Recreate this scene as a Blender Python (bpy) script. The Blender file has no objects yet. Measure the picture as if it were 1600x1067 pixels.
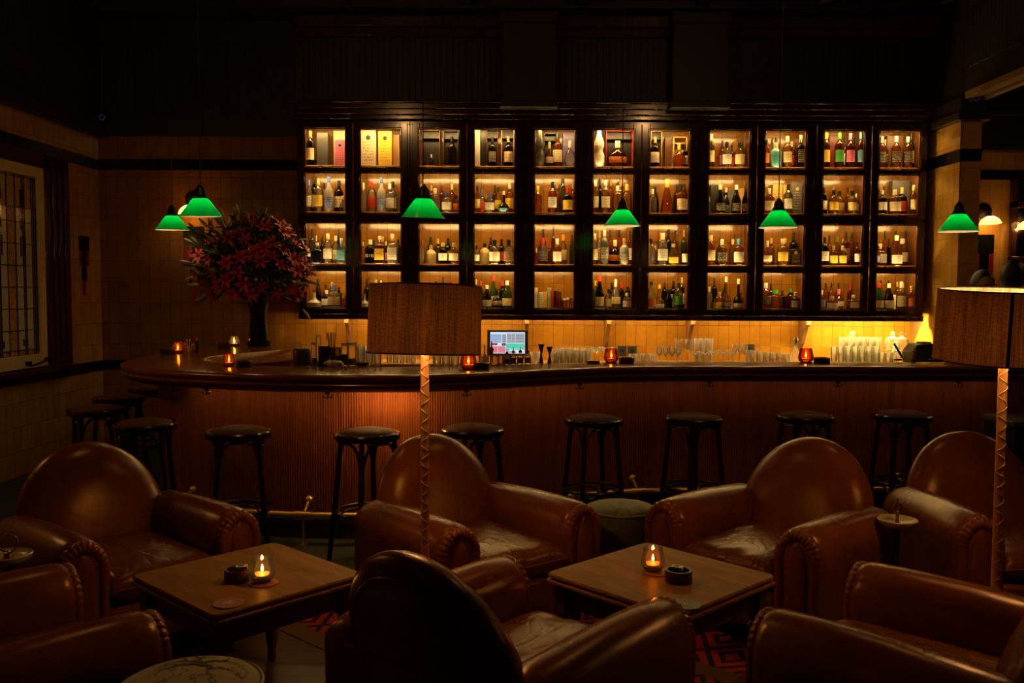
import bpy, math, random
from mathutils import Vector, Matrix
R = random.Random(7)
S = bpy.context.scene
COL = S.collection
PI = math.pi
rad = math.radians
# ------------------------------------------------------------------ camera
F, CX, CY, CH = 1400.0, 800.0, 533.5, 1.6
PITCH, ROLL = math.atan(78.5 / F), 0.0042
CR = Matrix.Rotation(PI / 2 - PITCH, 3, 'X') @ Matrix.Rotation(ROLL, 3, 'Z')
cd = bpy.data.cameras.new('camera'); cam = bpy.data.objects.new('camera', cd); COL.objects.link(cam)
cd.sensor_width = 36; cd.lens = 36 * F / 1600; cd.clip_start = .05; cd.clip_end = 60
cam.matrix_world = Matrix.Translation((0, 0, CH)) @ CR.to_4x4()
S.camera = cam
def ray(px, py): return CR @ Vector(((px - CX) / F, -(py - CY) / F, -1))
def PZ(px, py, z):
    d = ray(px, py); return Vector((0, 0, CH)) + d * ((z - CH) / d.z)
def PY(px, py, y):
    d = ray(px, py); return Vector((0, 0, CH)) + d * (y / d.y)
# ------------------------------------------------------------------ mesh builder
class MB:
    def __init__(s): s.v = []; s.f = []; s.m = []; s.mi = 0
    def add(s, vs, fs):
        b = len(s.v); s.v += [tuple(v) for v in vs]
        for f in fs: s.f.append(tuple(i + b for i in f)); s.m.append(s.mi)
        return s
    def box(s, c, d, rz=0, rx=0, ry=0):
        hx, hy, hz = d[0] / 2, d[1] / 2, d[2] / 2
        M = Matrix.Rotation(rz, 3, 'Z') @ Matrix.Rotation(ry, 3, 'Y') @ Matrix.Rotation(rx, 3, 'X')
        vs = [Vector(c) + M @ Vector((x * hx, y * hy, z * hz)) for x in (-1, 1) for y in (-1, 1) for z in (-1, 1)]
        return s.add(vs, [(0, 1, 3, 2), (4, 6, 7, 5), (0, 4, 5, 1), (2, 3, 7, 6), (0, 2, 6, 4), (1, 5, 7, 3)])
    def bb(s, x0, x1, y0, y1, z0, z1): return s.box(((x0 + x1) / 2, (y0 + y1) / 2, (z0 + z1) / 2), (x1 - x0, y1 - y0, z1 - z0))
    def loft(s, rings, closed=True, cap0=False, cap1=False):
        n = len(rings[0]); vs = [p for r in rings for p in r]; fs = []
        for i in range(len(rings) - 1):
            for j in range(n if closed else n - 1):
                k = (j + 1) % n
                fs.append((i * n + j, i * n + k, (i + 1) * n + k, (i + 1) * n + j))
        if cap0: fs.append(tuple(range(n - 1, -1, -1)))
        if cap1: fs.append(tuple(range((len(rings) - 1) * n, len(rings) * n)))
        return s.add(vs, fs)
    def lathe(s, prof, n=20, c=(0, 0, 0), sq=0, cap=True, sx=1, sy=1):
        rings = []
        for r, z in prof:
            ring = []
            for i in range(n):
                a = 2 * PI * (i + .5) / n; ca, sa = math.cos(a), math.sin(a); k = 1
                if sq: k = (abs(ca) ** sq + abs(sa) ** sq) ** (-1 / sq)
                ring.append((c[0] + r * k * ca * sx, c[1] + r * k * sa * sy, c[2] + z))
            rings.append(ring)
        return s.loft(rings, True, cap, cap)
    def tube(s, pts, r, n=8, closed=False, caps=True):
        P = [Vector(p) for p in pts]; m = len(P); rings = []; up = None
        for i in range(m):
            a = P[(i - 1) % m] if (closed or i > 0) else P[i]
            b = P[(i + 1) % m] if (closed or i < m - 1) else P[i]
            t = (b - a).normalized()
            if up is None:
                up = Vector((0, 0, 1)) if abs(t.z) < .9 else Vector((1, 0, 0))
            x = (up - t * up.dot(t)).normalized(); y = t.cross(x); up = x
            ri = r[i] if isinstance(r, (list, tuple)) else r
            rings.append([P[i] + (x * math.cos(2 * PI * k / n) + y * math.sin(2 * PI * k / n)) * ri for k in range(n)])
        if closed: rings.append(rings[0])
        return s.loft(rings, True, caps and not closed, caps and not closed)
    def sphere(s, c, r, n=12, m=8, sc=(1, 1, 1)):
        prof = [(r * math.sin(PI * (i + .02) / (m + .04)), -r * math.cos(PI * (i + .02) / (m + .04))) for i in range(m + 1)]
        b = len(s.v); s.lathe(prof, n)
        for i in range(b, len(s.v)):
            v = s.v[i]; s.v[i] = (c[0] + v[0] * sc[0], c[1] + v[1] * sc[1], c[2] + v[2] * sc[2])
        return s
    def mesh(s, name, mats, smooth=40):
        me = bpy.data.meshes.new(name); me.from_pydata(s.v, [], s.f)
        for mt in (mats if isinstance(mats, (list, tuple)) else [mats]): me.materials.append(mt)
        if any(s.m): me.polygons.foreach_set('material_index', s.m)
        me.update()
        if smooth:
            me.polygons.foreach_set('use_smooth', [True] * len(me.polygons))
            if smooth < 180: me.set_sharp_from_angle(angle=rad(smooth))
        return me
def link(name, data, parent=None, loc=None, rz=0):
    o = bpy.data.objects.new(name, data); COL.objects.link(o)
    if parent: o.parent = parent
    if loc is not None: o.location = loc
    if rz: o.rotation_euler[2] = rz
    return o
def obj(name, mb, m, parent=None, loc=None, rz=0, smooth=40, bev=0, sub=0):
    o = link(name, mb.mesh(name, m, smooth), parent, loc, rz)
    if bev:
        b = o.modifiers.new('b', 'BEVEL'); b.width = bev; b.segments = 2; b.limit_method = 'ANGLE'; b.angle_limit = rad(40); b.harden_normals = False
    if sub:
        b = o.modifiers.new('s', 'SUBSURF'); b.levels = sub; b.render_levels = sub
    return o
def tag(o, label, cat, group=None, kind=None):
    if label: o['label'] = label
    if cat: o['category'] = cat
    if group: o['group'] = group
    if kind: o['kind'] = kind
    return o
def thing(name, label, cat, loc=(0, 0, 0), rz=0, group=None): return tag(link(name, None, None, loc, rz), label, cat, group)
def struct(o): o['kind'] = 'structure'; return o
def dup(r0, loc, rz=None, label=None, group=None, parent=None):
    r = r0.copy(); COL.objects.link(r)
    if parent: r.parent = parent
    else:
        r.location = loc
        if rz is not None: r.rotation_euler[2] = rz
        if label: r['label'] = label
        if group: r['group'] = group
    for ch in list(r0.children): dup(ch, None, parent=r)
    return r
# ------------------------------------------------------------------ materials
def new(name):
    m = bpy.data.materials.new(name); m.use_nodes = True; nt = m.node_tree
    return m, nt, nt.nodes['Principled BSDF'], nt.nodes['Material Output']
def N(nt, t, **kw):
    n = nt.nodes.new(t)
    for k, v in kw.items():
        if k.startswith('i_'):
            key = k[2:]; key = int(key) if key.isdigit() else key
            n.inputs[key].default_value = v
        else: setattr(n, k, v)
    return n
def L(nt, a, b): nt.links.new(a, b)
def c4(c): return (c[0], c[1], c[2], 1)
def pm(name, col, rough=.5, metal=0, coat=0, emit=None, es=0, spec=.5, bump=0, bscale=40, var=0, vscale=8, stretch=None, sheen=0):
    """principled with optional noise colour variation and bump"""
    m, nt, p, o = new(name)
    p.inputs['Base Color'].default_value = c4(col); p.inputs['Roughness'].default_value = rough
    p.inputs['Metallic'].default_value = metal; p.inputs['Coat Weight'].default_value = coat
    p.inputs['Coat Roughness'].default_value = .12
    p.inputs['Specular IOR Level'].default_value = spec; p.inputs['Sheen Weight'].default_value = sheen
    if emit: p.inputs['Emission Color'].default_value = c4(emit); p.inputs['Emission Strength'].default_value = es
    if var or bump:
        tc = N(nt, 'ShaderNodeTexCoord'); mp = N(nt, 'ShaderNodeMapping'); L(nt, tc.outputs['Object'], mp.inputs[0])
        if stretch: mp.inputs['Scale'].default_value = stretch
    if var:
        n = N(nt, 'ShaderNodeTexNoise', i_Scale=vscale, i_Detail=6.0, i_Roughness=.6); L(nt, mp.outputs[0], n.inputs['Vector'])
        r = N(nt, 'ShaderNodeMix', data_type='RGBA'); L(nt, n.outputs['Fac'], r.inputs[0])
        r.inputs[6].default_value = c4([x * (1 - var) for x in col]); r.inputs[7].default_value = c4([min(1, x * (1 + var)) for x in col])
        cr = N(nt, 'ShaderNodeMapRange'); cr.inputs[1].default_value = .3; cr.inputs[2].default_value = .7
        L(nt, n.outputs['Fac'], cr.inputs[0]); L(nt, cr.outputs[0], r.inputs[0]); L(nt, r.outputs[2], p.inputs['Base Color'])
    if bump:
        n2 = N(nt, 'ShaderNodeTexNoise', i_Scale=bscale, i_Detail=4.0); L(nt, mp.outputs[0], n2.inputs['Vector'])
        b = N(nt, 'ShaderNodeBump', i_Strength=bump, i_Distance=.01); L(nt, n2.outputs['Fac'], b.inputs['Height']); L(nt, b.outputs[0], p.inputs['Normal'])
    return m
def tilemat(name, ax, c1, c2, mort, w=.105, h=.21, rough=.18, off=(0, 0)):
    m, nt, p, o = new(name)
    tc = N(nt, 'ShaderNodeTexCoord'); sp = N(nt, 'ShaderNodeSeparateXYZ'); cb = N(nt, 'ShaderNodeCombineXYZ')
    L(nt, tc.outputs['Object'], sp.inputs[0]); L(nt, sp.outputs[ax], cb.inputs[0]); L(nt, sp.outputs[2], cb.inputs[1])
    mp = N(nt, 'ShaderNodeMapping'); mp.inputs['Location'].default_value = (off[0], off[1], 0); L(nt, cb.outputs[0], mp.inputs[0])
    b = N(nt, 'ShaderNodeTexBrick', offset=0.0, squash=1.0)
    for k, v in (('Scale', 1.0), ('Mortar Size', .002), ('Mortar Smooth', .3), ('Brick Width', w), ('Row Height', h), ('Bias', 0.0)): b.inputs[k].default_value = v
    b.inputs['Color1'].default_value = c4(c1); b.inputs['Color2'].default_value = c4(c2); b.inputs['Mortar'].default_value = c4(mort)
    L(nt, mp.outputs[0], b.inputs[0])
    n = N(nt, 'ShaderNodeTexNoise', i_Scale=14.0, i_Detail=3.0); L(nt, tc.outputs['Object'], n.inputs['Vector'])
    hs = N(nt, 'ShaderNodeHueSaturation'); mr = N(nt, 'ShaderNodeMapRange'); mr.inputs[3].default_value = .75; mr.inputs[4].default_value = 1.2
    L(nt, n.outputs['Fac'], mr.inputs[0]); L(nt, mr.outputs[0], hs.inputs['Value']); L(nt, b.outputs['Color'], hs.inputs['Color'])
    L(nt, hs.outputs[0], p.inputs['Base Color']); p.inputs['Roughness'].default_value = rough
    ad = N(nt, 'ShaderNodeMath', operation='MULTIPLY_ADD'); ad.inputs[1].default_value = -1.0; L(nt, b.outputs['Fac'], ad.inputs[0])
    n3 = N(nt, 'ShaderNodeTexNoise', i_Scale=9.0, i_Detail=1.0); L(nt, tc.outputs['Object'], n3.inputs['Vector']); L(nt, n3.outputs['Fac'], ad.inputs[2])
    bu = N(nt, 'ShaderNodeBump', i_Strength=.35, i_Distance=.006); L(nt, ad.outputs[0], bu.inputs['Height']); L(nt, bu.outputs[0], p.inputs['Normal'])
    return m
def glassmat(name, tint, edge=.55, gl=.9, haze=0.0, rough=.03, hcol=(1, 1, 1), eh=0):
    """tinted thin-walled glass: tint seen through, fresnel gloss on top, thicker look toward the silhouette"""
    m, nt, p, o = new(name); nt.nodes.remove(p)
    lw = N(nt, 'ShaderNodeLayerWeight', i_Blend=.35)
    mx = N(nt, 'ShaderNodeMix', data_type='RGBA'); mx.inputs[6].default_value = c4(tint); mx.inputs[7].default_value = c4([t * edge for t in tint])
    L(nt, lw.outputs['Facing'], mx.inputs[0])
    tr = N(nt, 'ShaderNodeBsdfTransparent'); L(nt, mx.outputs[2], tr.inputs[0])
    g = N(nt, 'ShaderNodeBsdfGlossy', i_Roughness=rough); fr = N(nt, 'ShaderNodeFresnel', i_IOR=1.5)
    mu = N(nt, 'ShaderNodeMath', operation='MULTIPLY'); mu.inputs[1].default_value = gl; L(nt, fr.outputs[0], mu.inputs[0])
    base = tr.outputs[0]
    if haze:
        d = N(nt, 'ShaderNodeBsdfDiffuse'); d.inputs[0].default_value = c4(hcol)
        t2 = N(nt, 'ShaderNodeBsdfTranslucent'); t2.inputs[0].default_value = c4(hcol)
        ms0 = N(nt, 'ShaderNodeMixShader'); L(nt, d.outputs[0], ms0.inputs[1]); L(nt, t2.outputs[0], ms0.inputs[2])
        ms1 = N(nt, 'ShaderNodeMixShader'); ms1.inputs[0].default_value = haze
        if eh:
            ma = N(nt, 'ShaderNodeMath', operation='MULTIPLY_ADD'); ma.inputs[1].default_value = eh; ma.inputs[2].default_value = haze; L(nt, lw.outputs['Facing'], ma.inputs[0]); L(nt, ma.outputs[0], ms1.inputs[0])
        L(nt, base, ms1.inputs[1]); L(nt, ms0.outputs[0], ms1.inputs[2]); base = ms1.outputs[0]
    ms = N(nt, 'ShaderNodeMixShader'); L(nt, mu.outputs[0], ms.inputs[0]); L(nt, base, ms.inputs[1]); L(nt, g.outputs[0], ms.inputs[2])
    L(nt, ms.outputs[0], o.inputs[0]); return m
def labelmat(name, col, ink=(.05, .04, .03)):
    m, nt, p, o = new(name)
    tc = N(nt, 'ShaderNodeTexCoord'); sp = N(nt, 'ShaderNodeSeparateXYZ'); L(nt, tc.outputs['Generated'], sp.inputs[0])
    w = N(nt, 'ShaderNodeMath', operation='MULTIPLY'); w.inputs[1].default_value = 7.0; L(nt, sp.outputs[2], w.inputs[0])
    fr = N(nt, 'ShaderNodeMath', operation='FRACT'); L(nt, w.outputs[0], fr.inputs[0])
    g = N(nt, 'ShaderNodeMath', operation='GREATER_THAN'); g.inputs[1].default_value = .6; L(nt, fr.outputs[0], g.inputs[0])
    n = N(nt, 'ShaderNodeTexNoise', i_Scale=9.0, i_Detail=2.0); oi = N(nt, 'ShaderNodeObjectInfo')
    mp = N(nt, 'ShaderNodeMapping'); mp.inputs['Scale'].default_value = (2.2, .3, 1); L(nt, tc.outputs['Generated'], mp.inputs[0])
    va = N(nt, 'ShaderNodeVectorMath', operation='ADD'); L(nt, mp.outputs[0], va.inputs[0]); L(nt, oi.outputs['Location'], va.inputs[1]); L(nt, va.outputs[0], n.inputs['Vector'])
    g2 = N(nt, 'ShaderNodeMath', operation='GREATER_THAN'); g2.inputs[1].default_value = .5; L(nt, n.outputs['Fac'], g2.inputs[0])
    f = N(nt, 'ShaderNodeMath', operation='MULTIPLY'); L(nt, g.outputs[0], f.inputs[0]); L(nt, g2.outputs[0], f.inputs[1])
    f2 = N(nt, 'ShaderNodeMath', operation='MULTIPLY'); f2.inputs[1].default_value = .75; L(nt, f.outputs[0], f2.inputs[0])
    mx = N(nt, 'ShaderNodeMix', data_type='RGBA'); mx.inputs[6].default_value = c4(col); mx.inputs[7].default_value = c4(ink); L(nt, f2.outputs[0], mx.inputs[0])
    L(nt, mx.outputs[2], p.inputs['Base Color']); p.inputs['Roughness'].default_value = .6; return m
def woodmat(name, c1, c2, rough=.3, scale=(30, 2, 2), coat=0, spec=.5, bump=.05):
    m, nt, p, o = new(name)
    tc = N(nt, 'ShaderNodeTexCoord'); mp = N(nt, 'ShaderNodeMapping'); mp.inputs['Scale'].default_value = scale; L(nt, tc.outputs['Object'], mp.inputs[0])
    n = N(nt, 'ShaderNodeTexNoise', i_Scale=1.0, i_Detail=8.0, i_Roughness=.65, i_Distortion=.6); L(nt, mp.outputs[0], n.inputs['Vector'])
    mr = N(nt, 'ShaderNodeMapRange'); mr.inputs[1].default_value = .3; mr.inputs[2].default_value = .7; L(nt, n.outputs['Fac'], mr.inputs[0])
    mx = N(nt, 'ShaderNodeMix', data_type='RGBA'); mx.inputs[6].default_value = c4(c1); mx.inputs[7].default_value = c4(c2); L(nt, mr.outputs[0], mx.inputs[0])
    L(nt, mx.outputs[2], p.inputs['Base Color']); p.inputs['Roughness'].default_value = rough; p.inputs['Coat Weight'].default_value = coat
    p.inputs['Coat Roughness'].default_value = .1; p.inputs['Specular IOR Level'].default_value = spec
    if not bump: return m
    b = N(nt, 'ShaderNodeBump', i_Strength=bump, i_Distance=.004); L(nt, n.outputs['Fac'], b.inputs['Height']); L(nt, b.outputs[0], p.inputs['Normal'])
    return m
def emat(name, col, st):
    m, nt, p, o = new(name); nt.nodes.remove(p)
    e = N(nt, 'ShaderNodeEmission', i_Strength=st); e.inputs[0].default_value = c4(col); L(nt, e.outputs[0], o.inputs[0]); return m
def shellmat(name, out, inn, tw=.6, gloss=.08, weave=0):
    """thin lampshade wall: outer colour, inner colour, part of the light goes through"""
    m, nt, p, o = new(name); nt.nodes.remove(p)
    ge = N(nt, 'ShaderNodeNewGeometry'); mx = N(nt, 'ShaderNodeMix', data_type='RGBA'); L(nt, ge.outputs['Backfacing'], mx.inputs[0])
    mx.inputs[6].default_value = c4(out); mx.inputs[7].default_value = c4(inn); colr = mx.outputs[2]
    if weave:
        tc = N(nt, 'ShaderNodeTexCoord'); prod = None
        for sc, lo in (((260, 260, 1.2), .45), ((60, 60, 220), .7), ((35, 35, .3), .75)):
            mp = N(nt, 'ShaderNodeMapping'); mp.inputs['Scale'].default_value = sc; L(nt, tc.outputs['Object'], mp.inputs[0])
            n = N(nt, 'ShaderNodeTexNoise', i_Scale=1.0, i_Detail=2.0); L(nt, mp.outputs[0], n.inputs['Vector'])
            mr = N(nt, 'ShaderNodeMapRange'); mr.inputs[1].default_value = .3; mr.inputs[2].default_value = .7; mr.inputs[3].default_value = lo; mr.inputs[4].default_value = 1.25
            L(nt, n.outputs['Fac'], mr.inputs[0])
            if prod is None: prod = mr.outputs[0]
            else:
                q = N(nt, 'ShaderNodeMath', operation='MULTIPLY'); L(nt, prod, q.inputs[0]); L(nt, mr.outputs[0], q.inputs[1]); prod = q.outputs[0]
        hs = N(nt, 'ShaderNodeHueSaturation'); L(nt, colr, hs.inputs['Color']); L(nt, prod, hs.inputs['Value']); colr = hs.outputs[0]
    d = N(nt, 'ShaderNodeBsdfDiffuse'); t = N(nt, 'ShaderNodeBsdfTranslucent'); L(nt, colr, d.inputs[0]); L(nt, colr, t.inputs[0])
    a = N(nt, 'ShaderNodeMixShader'); a.inputs[0].default_value = tw; L(nt, d.outputs[0], a.inputs[1]); L(nt, t.outputs[0], a.inputs[2])
    g = N(nt, 'ShaderNodeBsdfGlossy', i_Roughness=.15); b = N(nt, 'ShaderNodeMixShader'); b.inputs[0].default_value = gloss
    L(nt, a.outputs[0], b.inputs[1]); L(nt, g.outputs[0], b.inputs[2]); L(nt, b.outputs[0], o.inputs[0]); return m
def light(name, loc, power, col=(1, .62, .3), r=.03, parent=None):
    ld = bpy.data.lights.new(name, 'POINT'); ld.energy = power; ld.color = col; ld.shadow_soft_size = r
    o = bpy.data.objects.new(name, ld); COL.objects.link(o); o.location = loc
    if parent: o.parent = parent
    return o
WARM = (1, .50, .16); LED = (1, .63, .21)
M_dark = woodmat('dark_mahogany', (.036, .011, .004), (.065, .020, .007), .16, (25, 25, 2), .5, bump=.01)
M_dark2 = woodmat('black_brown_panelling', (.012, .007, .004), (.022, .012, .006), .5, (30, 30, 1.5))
M_bar = woodmat('polished_bar_wood', (.13, .036, .007), (.23, .072, .015), .20, (3, 30, 30), .12, spec=.4, bump=.015)
M_bar.node_tree.nodes['Principled BSDF'].inputs['Specular Tint'].default_value = (1, .66, .3, 1)
M_panel = woodmat('tambour_wood', (.16, .042, .010), (.30, .095, .022), .32, (22, 22, 1.2), .1)
M_table = woodmat('table_wood', (.15, .066, .005), (.29, .14, .013), .46, (14, 3, 3), 0, spec=.06, bump=0)
M_table.node_tree.nodes['Principled BSDF'].inputs['Specular Tint'].default_value = (1, .5, .1, 1)
M_tabled = woodmat('table_leg_wood', (.05, .022, .009), (.09, .04, .015), .28, (10, 10, 3), .2)
M_bent = pm('black_bentwood', (.012, .009, .006), .25, coat=.3)
M_padl = pm('worn_brown_leather_pad', (.10, .040, .009), .65, bump=.12, bscale=60, var=.3, spec=.1)
M_brass = pm('aged_brass', (.80, .56, .13), .36, 1)
M_black = pm('black_matte', (.01, .01, .01), .45)
M_iron = pm('black_iron', (.012, .011, .010), .4, .6)
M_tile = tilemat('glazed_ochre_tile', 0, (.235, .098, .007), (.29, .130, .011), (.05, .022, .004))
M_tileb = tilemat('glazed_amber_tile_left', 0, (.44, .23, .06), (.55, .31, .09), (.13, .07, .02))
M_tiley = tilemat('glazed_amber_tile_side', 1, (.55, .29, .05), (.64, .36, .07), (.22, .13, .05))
M_btile = pm('black_tile', (.006, .007, .006), .15)
M_rtile = pm('red_tile', (.30, .008, .006), .2)
M_led = emat('led_strip_light', LED, 140)
# ------------------------------------------------------------------ the room
YW = 9.1                                   # back wall
CEIL = 4.3
XR = 4.05                                  # face of the pier at the right
M_floor = pm('floor', (.05, .028, .014), .35)
def floormat():
    m, nt, p, o = new('floor_boards_and_carpet')
    tc = N(nt, 'ShaderNodeTexCoord'); sp = N(nt, 'ShaderNodeSeparateXYZ'); L(nt, tc.outputs['Object'], sp.inputs[0])
    b = N(nt, 'ShaderNodeTexBrick', offset=.37); L(nt, tc.outputs['Object'], b.inputs[0])
    for k, v in (('Scale', 1.0), ('Mortar Size', .003), ('Brick Width', 1.3), ('Row Height', .13)): b.inputs[k].default_value = v
    b.inputs['Color1'].default_value = (.075, .04, .013, 1); b.inputs['Color2'].default_value = (.10, .055, .018, 1); b.inputs['Mortar'].default_value = (.02, .01, .005, 1)
    n = N(nt, 'ShaderNodeTexNoise', i_Scale=160.0, i_Detail=3.0); L(nt, tc.outputs['Object'], n.inputs[0])
    cm = N(nt, 'ShaderNodeMix', data_type='RGBA'); cm.inputs[6].default_value = (.010, .018, .010, 1); cm.inputs[7].default_value = (.045, .065, .035, 1); L(nt, n.outputs['Fac'], cm.inputs[0])
    g = N(nt, 'ShaderNodeMath', operation='GREATER_THAN'); g.inputs[1].default_value = 4.35; L(nt, sp.outputs[1], g.inputs[0])
    mx = N(nt, 'ShaderNodeMix', data_type='RGBA'); L(nt, g.outputs[0], mx.inputs[0]); L(nt, b.outputs['Color'], mx.inputs[6]); L(nt, cm.outputs[2], mx.inputs[7])
    L(nt, mx.outputs[2], p.inputs['Base Color'])
    mr = N(nt, 'ShaderNodeMapRange'); mr.inputs[3].default_value = .38; mr.inputs[4].default_value = .95; L(nt, g.outputs[0], mr.inputs[0]); L(nt, mr.outputs[0], p.inputs['Roughness'])
    return m
struct(obj('floor', MB().bb(-7, 9, -3, 11, -.06, 0), floormat()))
# ceiling: boards, with thin battens making coffers
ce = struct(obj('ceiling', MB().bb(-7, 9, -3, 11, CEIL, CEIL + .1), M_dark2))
bt = MB()
for y in (8.55, 7.3, 6.05, 4.8): bt.bb(-5, 4.2, y - .06, y + .06, CEIL - .07, CEIL)
for k in range(9): bt.bb(-4.9 + k * 1.1, -4.8 + k * 1.1, 2, 9, CEIL - .05, CEIL)
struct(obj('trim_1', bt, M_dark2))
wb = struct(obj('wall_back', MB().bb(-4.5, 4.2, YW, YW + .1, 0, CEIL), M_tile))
CX0, CX1 = PY(466, 330, 8.72).x, PY(1446, 330, 8.72).x      # ends of the cabinet run
YC = 8.72
ZT = PY(800, 190, YC).z; ZB = PY(800, 491, YC).z
# upper panelling, beadboard
def beads(mb, x0, x1, y, z0, z1, p=.06, ax=0):
    n = int((x1 - x0) / p)
    for i in range(n):
        a = x0 + (x1 - x0) * i / n; b = x0 + (x1 - x0) * (i + 1) / n - .008
        if ax == 0: mb.bb(a, b, y - .012, y, z0, z1)
        else: mb.bb(y, y + .012, a, b, z0, z1)
up = MB().bb(-4.3, CX0 - .02, YW - .04, YW, 3.14, CEIL); beads(up, -4.25, CX0 - .03, YW - .04, 3.3, 4.05)
up.bb(CX0 - .02, XR, YC + .02, YW, ZT + .12, CEIL); beads(up, CX0, XR, YC + .02, ZT + .2, 4.0)
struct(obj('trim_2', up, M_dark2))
cr = MB()
for (z0, z1, d) in ((ZT + .01, ZT + .05, .05), (ZT + .05, ZT + .10, .09), (ZT + .10, ZT + .15, .12), (ZT + .15, ZT + .165, .14)):
    cr.bb(CX0 - d * .4, XR, YC - d, YW - .03, z0, z1)
cr.bb(CX0, XR, YC - .05, YW - .05, 4.02, 4.1); cr.bb(CX0, XR, YC - .09, YW - .05, 4.1, 4.2)
struct(obj('trim_3', cr, M_dark, bev=.006))
for i, (xa, xb) in enumerate(((785, 868), (1050, 1136))):     # two pilaster boxes over the cornice
    a, b = PY(xa, 120, 8.55).x, PY(xb, 120, 8.55).x; zb = PY(900, 163, 8.5).z
    pl = MB().bb(a, b, 8.5, YC + .02, zb, CEIL - .1).bb(a - .02, b + .02, 8.47, YC + .02, zb - .03, zb + .03).bb(a - .02, b + .02, 8.47, YC, 4.1, 4.2)
    struct(obj('trim_%d' % (4 + i), pl, M_dark2, bev=.004))
# black tile courses on the back wall, left of the cabinets
bz = lambda y: PY(300, y, YW).z
bd = MB().bb(-4.3, CX0 + .1, YW - .006, YW, bz(266), bz(249)).bb(-4.3, -1.8, YW - .006, YW, bz(577), bz(563))
struct(obj('trim_6', bd, M_btile, smooth=0))
# left wall
WC = Vector((PY(155, 300, YW).x, YW, 0)); LD = Vector((-.0293, -1, 0)).normalized(); LN = Vector((LD.y * -1, LD.x, 0)); LRZ = math.atan2(LD.y, LD.x)
def LW(px, py, off=0):
    d = ray(px, py); n = Vector((-LD.y, LD.x, 0)); p0 = WC + n * off
    t = (p0 - Vector((0, 0, CH))).dot(n) / d.dot(n); q = Vector((0, 0, CH)) + d * t
    return (q - WC).dot(LD), q.z
def lw(name, mb, m, **k):                    # local x runs along the wall toward the viewer, +y into the room
    o = obj(name, mb, m, loc=WC, rz=LRZ, **k); return o
zb0, zb1 = LW(150, 265)[1], LW(150, 248.5)[1]
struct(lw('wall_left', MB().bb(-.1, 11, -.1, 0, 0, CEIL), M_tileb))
ub = MB().bb(-.1, 10, 0, .05, LW(150, 214)[1], CEIL)
for i in range(90): ub.bb(i * .07, i * .07 + .062, .05, .062, 3.45, 4.1)
ub.bb(-.1, 10, .05, .1, LW(150, 214)[1], LW(150, 214)[1] + .12)
struct(lw('trim_7', ub, M_dark2))
wx1 = LW(98, 400)[0]; wf = LW(61, 300)[0]; wz0, wz1 = LW(60, 572)[1], LW(57, 263)[1]
dz0, dz1 = LW(150, 580)[1], LW(150, 564)[1]
struct(lw('trim_8', MB().bb(-.02, 10, 0, .006, zb0, zb1).bb(-.02, 10, 0, .006, dz0, dz1).bb(wx1 - .05, wx1 + .005, 0, .008, dz0, zb0), M_btile, smooth=0))
# leaded window
wl = wf + .95
wn = thing('window_1', None, None); wn['kind'] = 'structure'; wn.location = WC; wn.rotation_euler[2] = LRZ
M_cream = pm('cream_paint', (.75, .60, .30), .4, var=.08, vscale=5)
sur = MB().bb(wx1 - .05, wf - .005, 0, .05, dz1, zb0).bb(wx1, wl + .3, 0, .05, wz1, zb0).bb(wl, wl + .3, 0, .05, dz1, zb0)
for k in range(3): sur.bb(wx1 + .04 + k * .1, wx1 + .06 + k * .1, .05, .065, dz1 + .12, zb0 - .02)
obj('window_surround', sur, M_dark, wn, bev=.004)
obj('window_sill', MB().bb(wx1 - .02, wl + .3, 0, .12, wz0 - .05, wz0 - .01).bb(wx1 - .02, wl + .3, 0, .07, dz1 - .02, wz0 - .05), M_dark, wn, bev=.006)
fw = .095
fr = MB().bb(wf, wf + fw, 0, .045, wz0, wz1).bb(wl - fw, wl, 0, .045, wz0, wz1).bb(wf + fw, wl - fw, 0, .045, wz0, wz0 + fw + .02).bb(wf + fw, wl - fw, 0, .045, wz1 - fw, wz1)
obj('casement_frame', fr, M_cream, wn, bev=.004)
gx0, gx1, gz0, gz1 = wf + fw, wl - fw, wz0 + fw + .02, wz1 - fw
M_amb = pm('rippled_amber_glass', (.60, .34, .08), .12, bump=.8, bscale=120, var=.3, vscale=30)
M_pale = pm('pale_grey_glass', (.62, .62, .46), .12, bump=.25, bscale=30)
M_brn = pm('dark_red_glass', (.05, .008, .006), .1)
GW, GH = gx1 - gx0, gz1 - gz0
gl = MB(); gl.bb(gx0, gx1, .012, .018, gz0, gz1)
obj('leaded_glass', gl, M_amb, wn, smooth=0)
pg = MB()
for (u0, u1, v0, v1) in ((.10, .24, .03, .82), (.28, .42, .03, .82), (.58, .72, .03, .82), (.76, .90, .03, .82)): pg.bb(gx0 + u0 * GW, gx0 + u1 * GW, .015, .021, gz0 + v0 * GH, gz0 + v1 * GH)
obj('pale_glass', pg, M_pale, wn, smooth=0)
dg = MB()
for (u, v0, v1) in ((.24, .74, .92), (.27, .74, .92), (.31, .7, .92), (.24, .55, .66), (.28, .5, .72), (.32, .55, .66), (.24, .05, .09), (.31, .05, .09)):
    for q in (u, 1 - u): dg.bb(gx0 + (q - .012) * GW, gx0 + (q + .012) * GW, .017, .024, gz0 + v0 * GH, gz0 + v1 * GH)
obj('dark_glass', dg, M_brn, wn, smooth=0)
le = MB()
for u in (.02, .06, .10, .24, .28, .42, .58, .72, .76, .9, .94, .98): le.bb(gx0 + u * GW - .003, gx0 + u * GW + .003, .014, .026, gz0, gz1)
for v in (.0, .03, .14, .26, .38, .5, .62, .74, .82, .99): le.bb(gx0, gx1, .014, .026, gz0 + v * GH - .003, gz0 + v * GH + .003)
obj('lead_came', le, M_iron, wn, smooth=0)
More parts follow.
